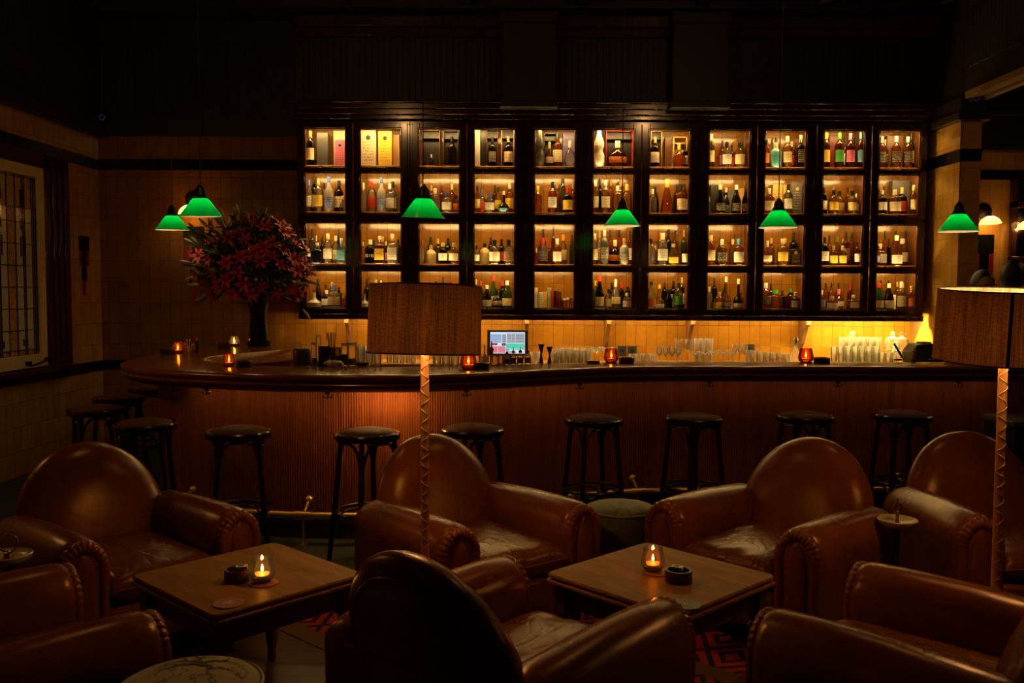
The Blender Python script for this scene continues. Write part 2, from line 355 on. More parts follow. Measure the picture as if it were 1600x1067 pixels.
hd = MB().tube([(wf + .05, .05, wz0 + .05), (wf + .16, .06, wz0 + .035), (wf + .3, .05, wz0 + .02)], .007).sphere((wf + .05, .055, wz0 + .06), .018).bb(wf + .28, wf + .36, .045, .06, wz0 + .03, wz0 + .06)
obj('window_stay', hd, M_iron, wn)
# black-and-red tile motifs
def motif(px, py, wall):
    b, r_ = MB(), MB(); h, w = .2, .105
    for (bm, x0, x1, z0, z1) in ((b, -w, w, 0, h), (b, -w * .45, w * .55, -h * 2, 0), (r_, -w, -w * .5, -h, 0), (r_, w * .6, w, -h, 0), (r_, -w * .2, w * .4, -h * 3, -h * 2)):
        if wall == 'L': bm.bb(x0, x1, 0, .005, z0, z1)
        else: bm.bb(x0, x1, -.005, 0, z0, z1)
    return b, r_
s_, z_ = LW(131, 392)
for bm, m, k in zip(motif(0, 0, 'L'), (M_btile, M_rtile), (9, 10)):
    for i in range(len(bm.v)): bm.v[i] = (bm.v[i][0] * .9 + s_, bm.v[i][1], bm.v[i][2] * .72 + z_)
    struct(lw('trim_%d' % k, bm, m, smooth=0))
p_ = PY(303, 385, YW)
for bm, m, k in zip(motif(0, 0, 'B'), (M_btile, M_rtile), (11, 12)):
    struct(obj('trim_%d' % k, bm, m, loc=(p_.x, YW, p_.z), smooth=0))
# right: pier, lintel and the room beyond
YP = 8.18
XP2 = PY(1531, 300, YP).x
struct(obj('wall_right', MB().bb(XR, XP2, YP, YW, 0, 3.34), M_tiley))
zp0, zp1 = PY(1510, 252, YP).z, PY(1510, 232.5, YP).z
struct(obj('trim_13', MB().bb(XR - .006, XP2 + .004, YP - .006, YW, zp0, zp1), M_btile, smooth=0))
zc = PY(1510, 187, YP).z
lt = MB().bb(XR - .03, XP2 + .03, YP - .03, YW, zc, 3.36).bb(XR - .06, XP2 + .06, YP - .06, YW, zc - .01, zc + .06)
lt.bb(XR, XP2, -1, YP, 3.40, CEIL).bb(XR, XP2, YP, YW, 3.3, CEIL); beads(lt, -1, YP - .1, XR - .012, 3.6, 4.1, ax=1)
struct(obj('trim_14', lt, M_dark2, bev=.004))
M_oak = woodmat('worn_oak_lintel', (.20, .13, .05), (.32, .21, .09), .45, (3, 25, 25))
struct(obj('trim_15', MB().bb(XR + .0, XR + .10, -1, YP - .03, 3.34, 3.40).bb(XR + .13, XP2 + .02, -1, YP - .03, 3.33, 3.40), M_oak, bev=.004))
YF = 9.6
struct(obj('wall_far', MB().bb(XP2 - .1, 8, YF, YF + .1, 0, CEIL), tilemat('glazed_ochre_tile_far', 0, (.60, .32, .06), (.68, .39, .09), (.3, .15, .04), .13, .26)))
zf = lambda y: PY(1560, y, YF).z
struct(obj('trim_16', MB().bb(XP2 - .1, 8, YF - .006, YF, zf(281), zf(265.5)), M_btile, smooth=0))
struct(obj('trim_17', MB().bb(XP2 - .1, 8, YF - .05, YF, zf(238), CEIL).bb(XP2 - .1, 8, YF - .1, YF, zf(238), zf(229)).bb(XP2 - .1, 8, YF - .16, YF, zf(185), zf(176)), M_dark2, bev=.004))
p_ = PY(1537, 396, YF)
for bm, m, k in zip(motif(0, 0, 'B'), (M_btile, M_rtile), (18, 19)): struct(obj('trim_%d' % k, bm, m, loc=(p_.x, YF, p_.z), smooth=0))
# framed mirror on the far wall
mf = thing('wall_mirror', 'dark framed mirror on the tiled wall beyond the pier', 'mirror', (PY(1640, 340, YF).x, YF, PY(1640, 340, YF).z))
mw = PY(1640, 340, YF).x - PY(1577, 340, YF).x; mh = (zf(268) - zf(406)) / 2
obj('mirror_frame', MB().bb(-mw, -mw + .06, -.05, 0, -mh, mh).bb(mw - .06, mw, -.05, 0, -mh, mh).bb(-mw, mw, -.05, 0, mh - .06, mh).bb(-mw, mw, -.07, 0, -mh, -mh + .05).bb(-mw, mw, -.05, 0, .1, .16), M_dark, mf, bev=.004)
obj('mirror_glass', MB().bb(-mw + .05, mw - .05, -.02, -.01, -mh + .04, mh - .05), pm('old_mirror_glass', (.5, .42, .3), .12, 1, bump=.1, bscale=8), mf)
# security cameras
def seccam(loc, ring, label, d=(0, -1, 0)):
    t = thing('security_camera', label, 'camera', loc)
    obj('housing', MB().lathe([(.002, 0), (.05, 0), (.055, .02), (.04, .06), (.002, .07)], 16), M_black, t).rotation_euler = (PI / 2, 0, 0)
    rg = MB()
    for k in range(10): rg.sphere((.026 * math.cos(k * PI / 5), .026 * math.sin(k * PI / 5), .066), .003, 6, 4)
    o = obj('infrared_ring', rg, M_ir, t); o.rotation_euler = (PI / 2, 0, 0)
M_ir = emat('infrared_glow', (.35, .12, .9), .25)
seccam(PY(1520, 155, YP - .03), 1, 'small black security camera with purple ring high on the pier')
s_, z_ = LW(164, 185); seccam(PY(164, 185, YW - .06), 1, 'small black security camera with purple ring in the left corner')
# sconces
M_opal = shellmat('opal_glass', (.95, .80, .5), (.98, .88, .65), .7, .06)
def sconce(px, py, yw, label, rr=.105):
    p = PY(px, py, yw - .14); t = thing('wall_sconce', label, 'wall lamp', (p.x, yw, p.z))
    obj('wall_plate', MB().lathe([(.002, 0), (.085, 0), (.08, .02), (.03, .035), (.002, .036)], 20), M_iron, t, (0, 0, .115)).rotation_euler = (PI / 2, 0, 0)
    obj('arm', MB().tube([(0, -.02, .115), (0, -.1, .12), (0, -.14, .10), (0, -.145, .05)], .009), M_iron, t)
    sh = [(.025, .05), (.05, .04), (.085, .015), (rr, -.02), (rr + .003, -.03)]
    o = obj('lamp_shade', MB().lathe(sh, 28, cap=False), M_opal, t, (0, -.145, 0)); o.rotation_euler = (rad(8), rad(-7), 0)
    b = obj('bulb', MB().sphere((0, -.145, .012), .022), emat('sconce_bulb', WARM, 60), t)
    light('sconce_light', (0, -.145, -.02), 1.6, WARM, .03, t)
sconce(1547, 345, YF, 'opal glass wall sconce lit on the tiled wall beyond the pier')
sconce(1606, 352, YF, 'opal glass sconce standing in for a sconce reflection at the right edge')  # lamp added where the glass would only reflect a sconce
sconce(295, 328, YW, 'opal glass wall sconce lit behind the two left green pendants')
# ------------------------------------------------------------------ glazed wall cabinets
PL = [479, 565, 656, 742, 836, 927, 1014, 1107, 1194, 1285, 1371.5]; PW = 61
ROWS = [(203.5, 261), (272.5, 333), (350.5, 413.5), (425, 480.5)]
UNITS = [(0, 1), (2, 3), (4,), (5, 6), (7, 8), (9, 10)]
px2 = lambda x, y=330: PY(x, y + (x - 800) * .0042, YC).x
rz_ = lambda y: PY(800, y, YC).z
SHZ = [PY(800, b - .5, 8.86).z if b < 455 else rz_(b + 1.5) for a, b in ROWS]
M_pane = glassmat('cabinet_pane', (.97, .97, .95), .96, .35)
M_shelf = woodmat('cabinet_shelf_wood', (.13, .045, .007), (.2, .075, .013), .3)
UN = ['first', 'second', 'third', 'single-door fourth', 'fifth', 'sixth']
for ui, u in enumerate(UNITS):
    xl = px2(PL[u[0]]) - .088; xr = px2(PL[u[-1]] + PW) + .088
    if ui: xl = (xl + (px2(PL[u[0] - 1] + PW) + .088)) / 2
    if ui < 5: xr = (xr + px2(PL[u[-1] + 1]) - .088) / 2
    xl += .001; xr -= .001
    t = thing('wall_cabinet', ('glazed dark mahogany wall cabinet lined with bottles, %s from the left' % UN[ui]) if len(u) > 1 else 'narrow glazed mahogany wall cabinet holding books on its lowest shelf', 'cabinet', ((xl + xr) / 2, YC, ZB), 0, 'glazed cabinets over the bar')
    ox = (xl + xr) / 2; a, b = xl - ox, xr - ox; H = ZT - ZB; D = YW - YC - .004
    mids = [(px2(PL[i] + PW) + px2(PL[i + 1])) / 2 - ox for i in u[:-1]]
    cs = MB().bb(a, a + .025, .025, D, 0, H).bb(b - .025, b, .025, D, 0, H).bb(a, b, .025, D, H - .025, H).bb(a, b, .025, D, 0, .03)
    for m_ in mids: cs.bb(m_ - .012, m_ + .012, .03, D, 0, H)
    obj('carcass', cs, M_shelf, t)
    ff = MB().bb(a, b, .0, .024, H - .03, H).bb(a, b, 0, .024, 0, .03)     # face frame
    ff.bb(a, a + .03, 0, .024, .03, H - .03).bb(b - .03, b, 0, .024, .03, H - .03).bb(a, b, 0, .024, rz_(342.5) - ZB - .015, rz_(342.5) - ZB + .015)
    obj('face_frame', ff, M_dark, t, bev=.003)
    for r in range(4):
        sz = SHZ[r] - ZB
        obj('shelf', MB().bb(a + .026, b - .026, .085, D - .002, sz - .02, sz), M_shelf, t)
        top = (H - .03) if r == 0 else SHZ[r - 1] - ZB - .02
        ztop = min(top, rz_(ROWS[r][0] - 4) - ZB)
        for i in u:
            x0, x1 = px2(PL[i]) - ox, px2(PL[i] + PW) - ox
            obj('led_strip', MB().bb(x0 - .02, x1 + .02, .055, .068, ztop - .004, ztop + .004), M_led, t, smooth=0)
    edges = [a + .02] + mids + [b - .02]
    for k, i in enumerate(u):
        x0, x1 = px2(PL[i]) - ox, px2(PL[i] + PW) - ox
        e0, e1 = edges[k] + .004, edges[k + 1] - .004
        for dr in (0, 1):
            r0, r1 = (0, 1) if dr == 0 else (2, 3)
            zt = (H - .02) if dr == 0 else rz_(344) - ZB; zb = rz_(340.5) - ZB if dr == 0 else .02
            t0, b0, t1, b1 = [rz_(q) - ZB for q in (ROWS[r0][0], ROWS[r0][1], ROWS[r1][0], ROWS[r1][1])]
            Fm = MB()
            for (q0, q1, w0, w1) in ((e0, x0, zb, zt), (x1, e1, zb, zt), (x0, x1, t0, zt), (x0, x1, t1, b0), (x0, x1, zb, b1)): Fm.bb(q0, q1, -.022, 0, w0, w1)
            for (w0, w1) in ((b0, t0), (b1, t1)):                      # glazing bead round each pane
                g = .006
                for (q0, q1, s0, s1) in ((x0 - g - .012, x0 - .012, w0 - g - .012, w1 + g + .012), (x1 + .012, x1 + g + .012, w0 - g - .012, w1 + g + .012), (x0 - .012, x1 + .012, w1 + .012, w1 + g + .012), (x0 - .012, x1 + .012, w0 - g - .012, w0 - .012)): Fm.bb(q0, q1, -.03, -.02, s0, s1)
            d = obj('door', Fm, M_dark, t, bev=.003)
            for (w0, w1) in ((b0, t0), (b1, t1)):
                obj('pane', MB().bb(x0 - .002, x1 + .002, -.012, -.009, w0 - .002, w1 + .002), M_pane, d, smooth=0)
            right = (k == 0)
            kx = (x1 + (e1 - x1) * .45) if right else (x0 - (x0 - e0) * .45)
            for zk in ((b0 + t1) / 2, (zb + b1) / 2 + .004):
                obj('knob', MB().lathe([(.004, 0), (.005, .012), (.011, .018), (.009, .026), (.001, .028)], 10), M_brass_dk if 0 else M_iron, d, (kx, -.022, zk)).rotation_euler = (PI / 2, 0, 0)
# light rail and brackets under the cabinets
struct(obj('trim_20', MB().bb(CX0, CX1, YC - .03, YC + .03, ZB - .055, ZB).bb(CX0, CX1, YC - .045, YW - .02, ZB - .012, ZB), M_dark, bev=.005))
# ------------------------------------------------------------------ what stands in the cabinets
SOL = {'k': ('black', (.010, .009, .008)), 'w': ('white', (.80, .78, .68)), 'c': ('cream', (.72, .62, .38)), 'r': ('red', (.55, .03, .015)), 'b': ('blue', (.06, .12, .40)),
       'g': ('green', (.05, .30, .03)), 'y': ('yellow', (.80, .56, .05)), 'n': ('tan', (.50, .30, .11)), 's': ('silver', (.55, .55, .52)), 'd': ('gold', (.62, .40, .09)),
       'p': ('pink', (.62, .14, .28)), 't': ('teal', (.10, .42, .42)), 'o': ('orange', (.75, .22, .03)), 'v': ('violet', (.16, .13, .36)), 'e': ('grey', (.10, .10, .095)),
       'B': ('brown', (.12, .05, .02)), 'a': ('light blue', (.12, .42, .62)), 'm': ('pale yellow', (.72, .60, .22)), 'f': ('sage', (.38, .40, .22)), 'x': ('maroon', (.18, .02, .02))}
GLS = {'c': ('clear', (.90, .89, .80)), 'a': ('amber', (.80, .34, .06)), 'g': ('green', (.20, .42, .10)), 'k': ('dark', (.05, .04, .03)), 'u': ('deep blue', (.06, .08, .35)),
       'l': ('pale blue', (.45, .74, .85)), 'f': ('frosted', (.85, .84, .76)), 'y': ('golden', (.90, .62, .16)), 'r': ('red-brown', (.42, .10, .03)), 'o': ('olive', (.42, .40, .14))}
OPQ = {'w': ('white ceramic', (.72, .70, .60)), 'm': ('cream stoneware', (.70, .55, .24)), 't': ('teal', (.16, .48, .46)), 's': ('grey stoneware', (.30, .29, .25)), 'e': ('black ceramic', (.035, .034, .033)), 'j': ('charcoal', (.06, .06, .058))}
_mc = {}
def cm(kind, k):
    if (kind, k) not in _mc:
        if kind == 'g': _mc[kind, k] = glassmat('bottle_glass_' + k, GLS[k][1], .35, .9, haze=.09 if k != 'f' else .55, hcol=[min(1, q * 1.1) for q in GLS[k][1]])
        elif kind == 'q': _mc[kind, k] = pm('bottle_' + OPQ[k][0].replace(' ', '_'), OPQ[k][1], .3, var=.15, vscale=30)
        elif kind == 'l': _mc[kind, k] = labelmat('label_' + SOL[k][0].replace(' ', '_'), SOL[k][1], (.7, .6, .4) if k in 'keBbx' else (.05, .04, .03))
        else: _mc[kind, k] = pm('cap_' + SOL[k][0].replace(' ', '_'), SOL[k][1], .35)
    return _mc[kind, k]
# unit profiles: radius (of half width 1), height 0..1
BP = {'b': ('cylindrical', [(.0, 0), (.92, 0), (1, .02), (1, .58), (.93, .65), (.6, .72), (.36, .78), (.32, .9)], 0),
      's': ('stocky', [(.0, 0), (.94, 0), (1, .03), (1, .55), (.94, .64), (.6, .71), (.33, .75), (.3, .86)], 0),
      't': ('tall slim', [(.0, 0), (.94, 0), (1, .015), (1, .52), (.9, .62), (.5, .72), (.36, .8), (.33, .93)], 0),
      'w': ('sloping', [(.0, 0), (.94, 0), (1, .02), (1, .42), (.85, .54), (.5, .7), (.34, .8), (.31, .93)], 0),
      'q': ('square', [(.0, 0), (.95, 0), (1, .02), (1, .6), (.9, .66), (.4, .7), (.3, .73), (.3, .87)], 5),
      'r': ('round decanter', [(.0, 0), (.6, 0), (.85, .08), (1, .25), (.95, .42), (.7, .56), (.3, .64), (.22, .7), (.24, .84)], 0),
      'p': ('conical', [(.0, 0), (.95, 0), (1, .03), (.9, .2), (.55, .55), (.33, .72), (.3, .86)], 0),
      'n': ('long-necked', [(.0, 0), (.8, 0), (1, .06), (1, .26), (.8, .36), (.35, .45), (.24, .55), (.22, .93)], 0),
      'j': ('jug-shaped', [(.0, 0), (.94, 0), (1, .03), (1, .56), (.85, .68), (.5, .75), (.33, .78), (.33, .9)], 0),
      'h': ('hourglass', [(.0, 0), (.9, 0), (1, .12), (.95, .3), (.7, .4), (.66, .45), (.92, .55), (.85, .66), (.5, .8), (.42, .9)], 0)}
LBR = {'b': (.16, .5), 's': (.12, .5), 't': (.1, .42), 'w': (.08, .36), 'q': (.14, .54), 'r': (.16, .4), 'p': (.05, .16), 'n': (.04, .2), 'j': (.14, .5), 'h': (.06, .22)}
def botmesh(T, gl, op):
    key = ('B', T, gl, op)
    if key not in _mc:
        n, pr, sq = BP[T]; _mc[key] = MB().lathe(pr, 20 if sq else 16, sq=sq).mesh('bottle', cm('q' if op else 'g', gl), 50)
    return _mc[key]
def capmesh(T, c):
    key = ('C', T, c)
    if key not in _mc:
        pr = BP[T][1]; r0, z0 = pr[-1]; zb = z0 - .1
        _mc[key] = MB().lathe([(r0 * 1.08, zb), (r0 * 1.12, zb + .02), (r0 * 1.12, 1 - .01), (r0, 1), (.001, 1)], 12).mesh('cap', cm('c', c), 50)
    return _mc[key]
def labmesh(T, l):
    key = ('L', T, l)
    if key not in _mc:
        n, pr, sq = BP[T]; z0, z1 = LBR[T]; rings = []
        def rr(z):
            for (ra, za), (rb, zb) in zip(pr[1:], pr[2:]):
                if za <= z <= zb: return ra + (rb - ra) * (z - za) / max(1e-6, zb - za)
            return 1
        for z in [z0 + (z1 - z0) * k / 4 for k in range(5)]:
            r = rr(z) * 1.015; row = []
            for k in range(11):
                a = -PI / 2 + (k - 5) / 5 * (1.15 if not sq else .75); ca, sa = math.cos(a), math.sin(a)
                q = (abs(ca) ** sq + abs(sa) ** sq) ** (-1 / sq) if sq else 1
                row.append((r * q * ca, r * q * sa, z))
            rings.append(row)
        _mc[key] = MB().loft(rings, False).mesh('label', cm('l', l), 60)
    return _mc[key]
ORD = ['first', 'second', 'third', 'fourth', 'fifth', 'sixth', 'seventh', 'eighth', 'ninth', 'tenth', 'eleventh', 'twelfth']
SHN = ['top', 'second', 'third', 'lowest']
# cx,w,h (px at the shelf),type,glass,cap,label[,b = back row]
DATA = [
["7,12,52,b,k,n,c 27,17,51,X,e,-,- 53,18,56,X,c,-,-,b 54,15,40,X,p,-,l", "12,24,55,X,c,-,l 38,21,54,X,y,-,l 55,10,50,X,n,-,-,b", "2,6,48,X,B,-,- 18,28,56,O,B,-,- 18,7,18,s,r,w,-,f 49,23,55,O,k,-,- 50,12,46,b,k,k,-,f",
 "4,8,57,X,s,-,- 13,9,56,X,k,-,- 27,18,57,O,B,-,- 27,11,46,b,k,k,e,f 51,20,57,O,n,-,- 52,13,46,b,k,n,c,f", "7,14,58,h,*e,e,- 23,19,52,O,k,-,- 22,12,38,r,a,d,c,f 35,14,54,b,a,k,c 52,19,54,X,v,-,-,b 54,17,38,r,c,c,-",
 "8,16,57,h,*w,b,- 39,42,56,O,r,-,- 37,28,40,r,r,s,o,f", "9,17,56,O,n,-,- 8,13,46,b,k,n,w,f 30,14,48,X,B,-,-,b 46,21,47,O,d,-,- 46,19,36,r,a,y,-,f 58,8,38,b,k,k,w", "3,9,50,b,o,c,c 20,9,44,b,a,k,p,b 27,14,38,s,c,k,w 35,9,38,s,r,k,r,b 47,15,38,s,y,k,c 53,12,44,b,y,k,-,b",
 "2,9,42,b,a,k,o 16,9,49,b,r,k,-,b 16,16,37,b,*t,c,t 34,13,47,b,y,c,c 41,9,43,b,a,c,r,b 48,9,42,b,k,k,-,b 55,12,49,q,k,c,k", "4,10,53,b,r,y,y 15,17,50,X,x,-,-,b 24,13,53,b,r,g,g 33,8,50,b,a,k,w,b 41,13,52,b,r,p,p 52,9,50,b,a,k,-,b 58,9,53,b,r,a,a",
 "4,10,47,b,a,s,k 14,10,45,b,a,n,k 22,25,52,X,B,-,-,b 26,13,48,b,a,s,k 33,8,46,b,a,s,k,b 44,13,47,b,a,s,k 56,9,56,b,k,k,c"],
["4,9,48,b,c,b,w 12,10,56,b,k,k,d,b 19,13,50,b,c,n,y 28,8,46,b,y,k,-,b 35,13,53,t,f,b,b 48,13,49,b,k,k,c 57,10,24,r,c,c,-", "3,9,44,s,c,c,- 14,13,48,b,c,r,r 31,12,52,t,f,b,b 42,15,45,b,c,s,w 49,11,49,b,c,k,c,b 58,7,33,b,c,k,-,b", "2,7,44,b,a,n,-,b 18,8,43,b,a,n,-,b 24,15,36,s,c,s,k 34,8,44,b,r,x,-,b 42,15,30,s,c,b,w 50,10,45,b,a,c,-,b 57,9,26,s,a,k,o",
 "4,9,40,b,y,k,m 10,11,37,s,c,b,r,b 23,15,29,s,c,b,w 31,8,44,b,r,k,-,b 36,10,40,b,y,k,y 45,15,32,n,k,w,a 54,12,46,b,a,c,y", "4,12,40,b,a,y,- 27,13,47,b,a,k,w 34,8,48,b,a,n,-,b 43,12,55,h,o,k,-,b 51,15,38,s,k,r,y 58,7,48,b,a,n,-,b", "3,10,50,b,y,c,c 10,9,55,b,k,k,-,b 19,13,50,b,y,c,c 27,9,54,b,a,n,-,b 38,15,41,j,y,c,- 42,9,53,b,y,n,-,b 54,15,45,j,y,d,-",
 "5,12,36,b,c,w,- 12,11,41,w,k,k,- 28,19,51,p,a,d,- 43,9,46,s,r,k,-,b 50,13,44,s,a,k,c 57,9,47,b,r,k,w,b", "1,6,25,r,c,s,- 11,18,45,X,k,-,-,b 18,14,43,w,k,c,k 27,12,41,w,k,c,k,b 33,9,38,X,e,-,-,b 43,13,43,w,k,w,k 51,10,40,X,n,-,-,b 57,9,40,w,k,k,k", "7,15,38,s,a,s,c 17,11,38,b,y,c,-,b 19,15,46,X,d,-,l,b 34,13,46,X,d,-,-,b 37,13,45,b,o,k,w 51,16,48,X,e,-,l",
 "2,9,40,b,k,k,w 16,9,42,b,a,n,-,b 17,14,36,b,y,k,y 31,14,36,b,y,k,d 39,7,43,b,a,k,-,b 46,14,35,b,y,k,m 53,10,38,s,a,k,-,b 59,8,32,b,y,c,c", "6,14,36,b,k,c,w 9,8,44,b,a,k,-,b 26,18,37,s,a,c,c 44,27,53,X,e,-,-,b 32,8,46,b,a,k,-,b 43,15,42,s,k,d,r 58,10,44,b,a,c,c"],
["2,8,30,b,c,k,w 9,9,54,b,o,k,-,b 16,16,31,q,u,w,- 15,8,43,b,c,c,-,b 24,8,40,b,k,k,-,b 33,13,45,b,c,c,w 45,11,43,b,c,c,c,b 50,8,53,b,k,k,-,b 54,13,38,q,l,s,a", "2,6,33,b,y,n,- 11,16,37,j,k,c,G 19,9,36,s,k,k,-,b 28,15,42,q,r,c,y 33,8,42,b,y,n,-,b 38,8,35,b,k,c,o,b 48,15,45,q,c,c,w 57,9,38,b,k,k,-,b", "3,9,35,b,c,x,- 16,15,28,j,*m,n,- 17,9,42,b,o,k,-,b 28,12,39,b,o,n,-,b 36,13,32,b,k,c,w 44,11,40,b,k,k,d,b 53,14,32,b,y,s,w",
 "3,9,28,b,c,k,w 15,15,32,j,*m,k,- 25,9,41,b,k,k,-,b 31,16,37,s,c,k,w 42,10,39,b,k,k,r,b 53,16,37,s,c,k,B", "2,7,24,b,a,n,- 13,15,41,s,c,r,e 13,9,54,b,a,k,-,b 23,9,33,s,a,r,-,b 29,9,58,b,r,k,-,b 35,13,39,s,a,w,w 45,11,46,b,y,o,c 58,7,46,b,g,k,-,b", "3,9,47,b,c,c,c 10,9,52,b,c,n,n,b 18,12,53,b,j*,s,e 27,9,54,b,a,k,-,b 36,21,38,r,k,c,o 49,13,40,s,*s,n,e 41,9,54,b,a,k,-,b 58,7,52,b,a,k,w,b",
 "4,12,40,b,c,k,- 10,9,30,s,a,n,-,b 18,9,50,b,y,r,-,b 22,15,48,j,c,c,w 31,10,55,b,k,k,-,b 39,15,32,w,y,c,y 41,9,53,b,a,k,-,b 57,10,34,s,k,k,w 57,9,54,b,g,n,-,b", "5,12,45,b,a,c,c 19,8,42,b,k,k,-,b 22,15,39,s,a,w,k 39,10,40,b,y,c,-,b 41,8,49,b,y,k,-,b 48,15,40,s,a,a,w 58,6,20,b,a,k,w", "6,14,37,r,a,c,c 12,10,42,b,a,n,-,b 30,15,40,b,y,c,y 38,10,42,b,y,n,w 47,12,51,s,k,k,d,b 53,16,24,X,k,-,l 55,9,48,b,c,d,-,b",
 "5,12,43,b,k,k,w 12,9,46,b,a,k,-,b 19,12,30,s,a,c,y 25,8,45,b,a,g,-,b 33,12,30,s,a,c,y 33,8,41,b,k,y,-,b 43,11,53,b,r,k,B 56,9,36,b,r,k,w 56,8,52,b,a,k,-,b", "2,7,30,b,a,k,b 11,17,34,q,a,c,w 12,8,54,b,a,k,-,b 19,9,42,s,k,k,-,b 31,16,46,w,a,w,w 29,9,54,b,a,k,-,b 46,16,42,b,a,s,w 43,9,54,b,a,k,-,b 57,7,46,b,o,n,-,b"],
["11,19,27,n,*s,x,- 17,10,43,w,k,k,-,b 27,14,26,s,k,c,w 29,8,34,b,a,k,-,b 39,9,38,b,a,n,-,b 42,18,33,s,c,b,c 50,8,30,b,k,k,-,b 57,8,18,s,a,d,-", "4,9,24,n,*s,k,- 8,9,42,b,k,k,-,b 10,8,20,s,c,r,w 22,9,42,b,y,n,-,b 30,9,41,b,k,w,-,b 38,8,38,b,a,n,-,b", "10,9,40,b,c,r,w 18,8,38,b,a,r,-,b 25,10,41,b,k,k,d 36,8,47,b,k,k,-,b 53,10,40,b,c,r,w",
 "2,7,44,b,c,n,- 9,9,41,b,g,r,-,b 19,14,35,w,k,w,w 29,11,50,w,g,r,c 35,14,28,r,k,k,w 44,10,41,b,k,r,-,b 51,15,42,w,g,w,c", "2,5,31,K,c 6,5,23,K,f 10,5,24,K,w 16,7,25,K,y 23,6,31,K,f 27,4,27,K,r 32,4,27,K,k 36,4,27,K,x 41,4,26,K,B 38,6,16,K,r 47,7,15,J,c 53,6,16,J,w 58,5,15,J,k", "4,9,42,b,g,y,-,b 11,13,50,w,k,r,c 25,10,30,s,y,k,c 30,8,39,b,k,k,-,b 38,15,45,r,c,w,m 45,9,40,s,k,r,-,b 54,12,24,s,c,s,w 55,8,40,b,k,r,-,b",
 "5,13,42,w,c,k,o 20,15,37,n,y,d,w 26,9,40,b,k,k,-,b 33,10,30,w,k,k,- 39,14,22,s,c,s,w 40,11,42,b,k,k,-,b 48,12,40,b,o,k,g 56,8,48,b,k,n,w", "3,10,34,s,c,s,- 11,9,47,s,k,k,-,b 19,14,26,s,y,d,- 28,10,39,w,k,k,-,b 33,15,50,n,a,c,k 49,15,46,n,k,c,c 58,7,24,b,a,k,-,b 26,30,9,X,c,-,l", "5,13,40,b,a,w,k 13,9,39,b,r,k,-,b 24,22,30,s,a,g,- 31,9,28,b,k,k,-,b 44,13,31,b,r,g,-,b 52,14,26,s,r,n,e",
 "2,10,29,s,a,c,b 8,8,40,b,a,k,-,b 17,8,40,b,a,k,-,b 18,17,20,s,a,n,w 28,8,40,b,a,k,-,b 34,15,31,r,a,p,w 47,8,38,s,r,r,-,b 52,16,22,q,a,w,w", "5,14,40,w,g,r,m 8,8,44,b,g,k,-,b 21,14,40,w,k,w,c 20,8,44,b,a,k,-,b 30,5,22,X,w,-,- 40,13,43,s,y,c,c 34,8,42,b,a,n,-,b 49,9,40,b,k,d,-,b 56,9,36,b,a,n,o"]]
M_gold = pm('box_gold_plaque', (.5, .36, .1), .35, .6)
def gbox(nm, lab, c, loc, w, h, dp, cat, open_=False, print_=False, grp=None):
    if open_:
        t = thing(nm, lab, cat, loc, 0, grp); k = min(.008, w * .06)
        obj('case', MB().bb(-w / 2, -w / 2 + k, -dp / 2, dp / 2, 0, h).bb(w / 2 - k, w / 2, -dp / 2, dp / 2, 0, h).bb(-w / 2, w / 2, -dp / 2, dp / 2, 0, k).bb(-w / 2, w / 2, -dp / 2, dp / 2, h - k, h).bb(-w / 2, w / 2, dp / 2 - k, dp / 2, 0, h), cm('c', c), t, bev=.001)
        obj('lining', MB().bb(-w / 2 + k, w / 2 - k, dp / 2 - k - .004, dp / 2 - k, k, h - k).bb(-w / 2 + k, w / 2 - k, -dp / 2 + .02, dp / 2 - k, h * .78, h * .8), cm('c', 'k' if c != 'd' else 'd'), t)
        return t
    o = tag(obj(nm, MB().bb(-w / 2, w / 2, -dp / 2, dp / 2, 0, h), cm('c', c), loc=loc, bev=.002), lab, cat, grp)
    if print_:
        obj('printed_panel', MB().bb(-w * .36, w * .36, -dp / 2 - .0012, -dp / 2, h * .12, h * .7), cm('l', c), o, smooth=0)
        obj('printed_crest', MB().lathe([(.001, 0), (w * .16, 0), (w * .16, .0012), (.001, .0012)], 14), cm('c', 'k' if c in 'cyp' else 'd'), o, (0, -dp / 2, h * .8)).rotation_euler = (PI / 2, 0, 0)
    return o
nbot = 0
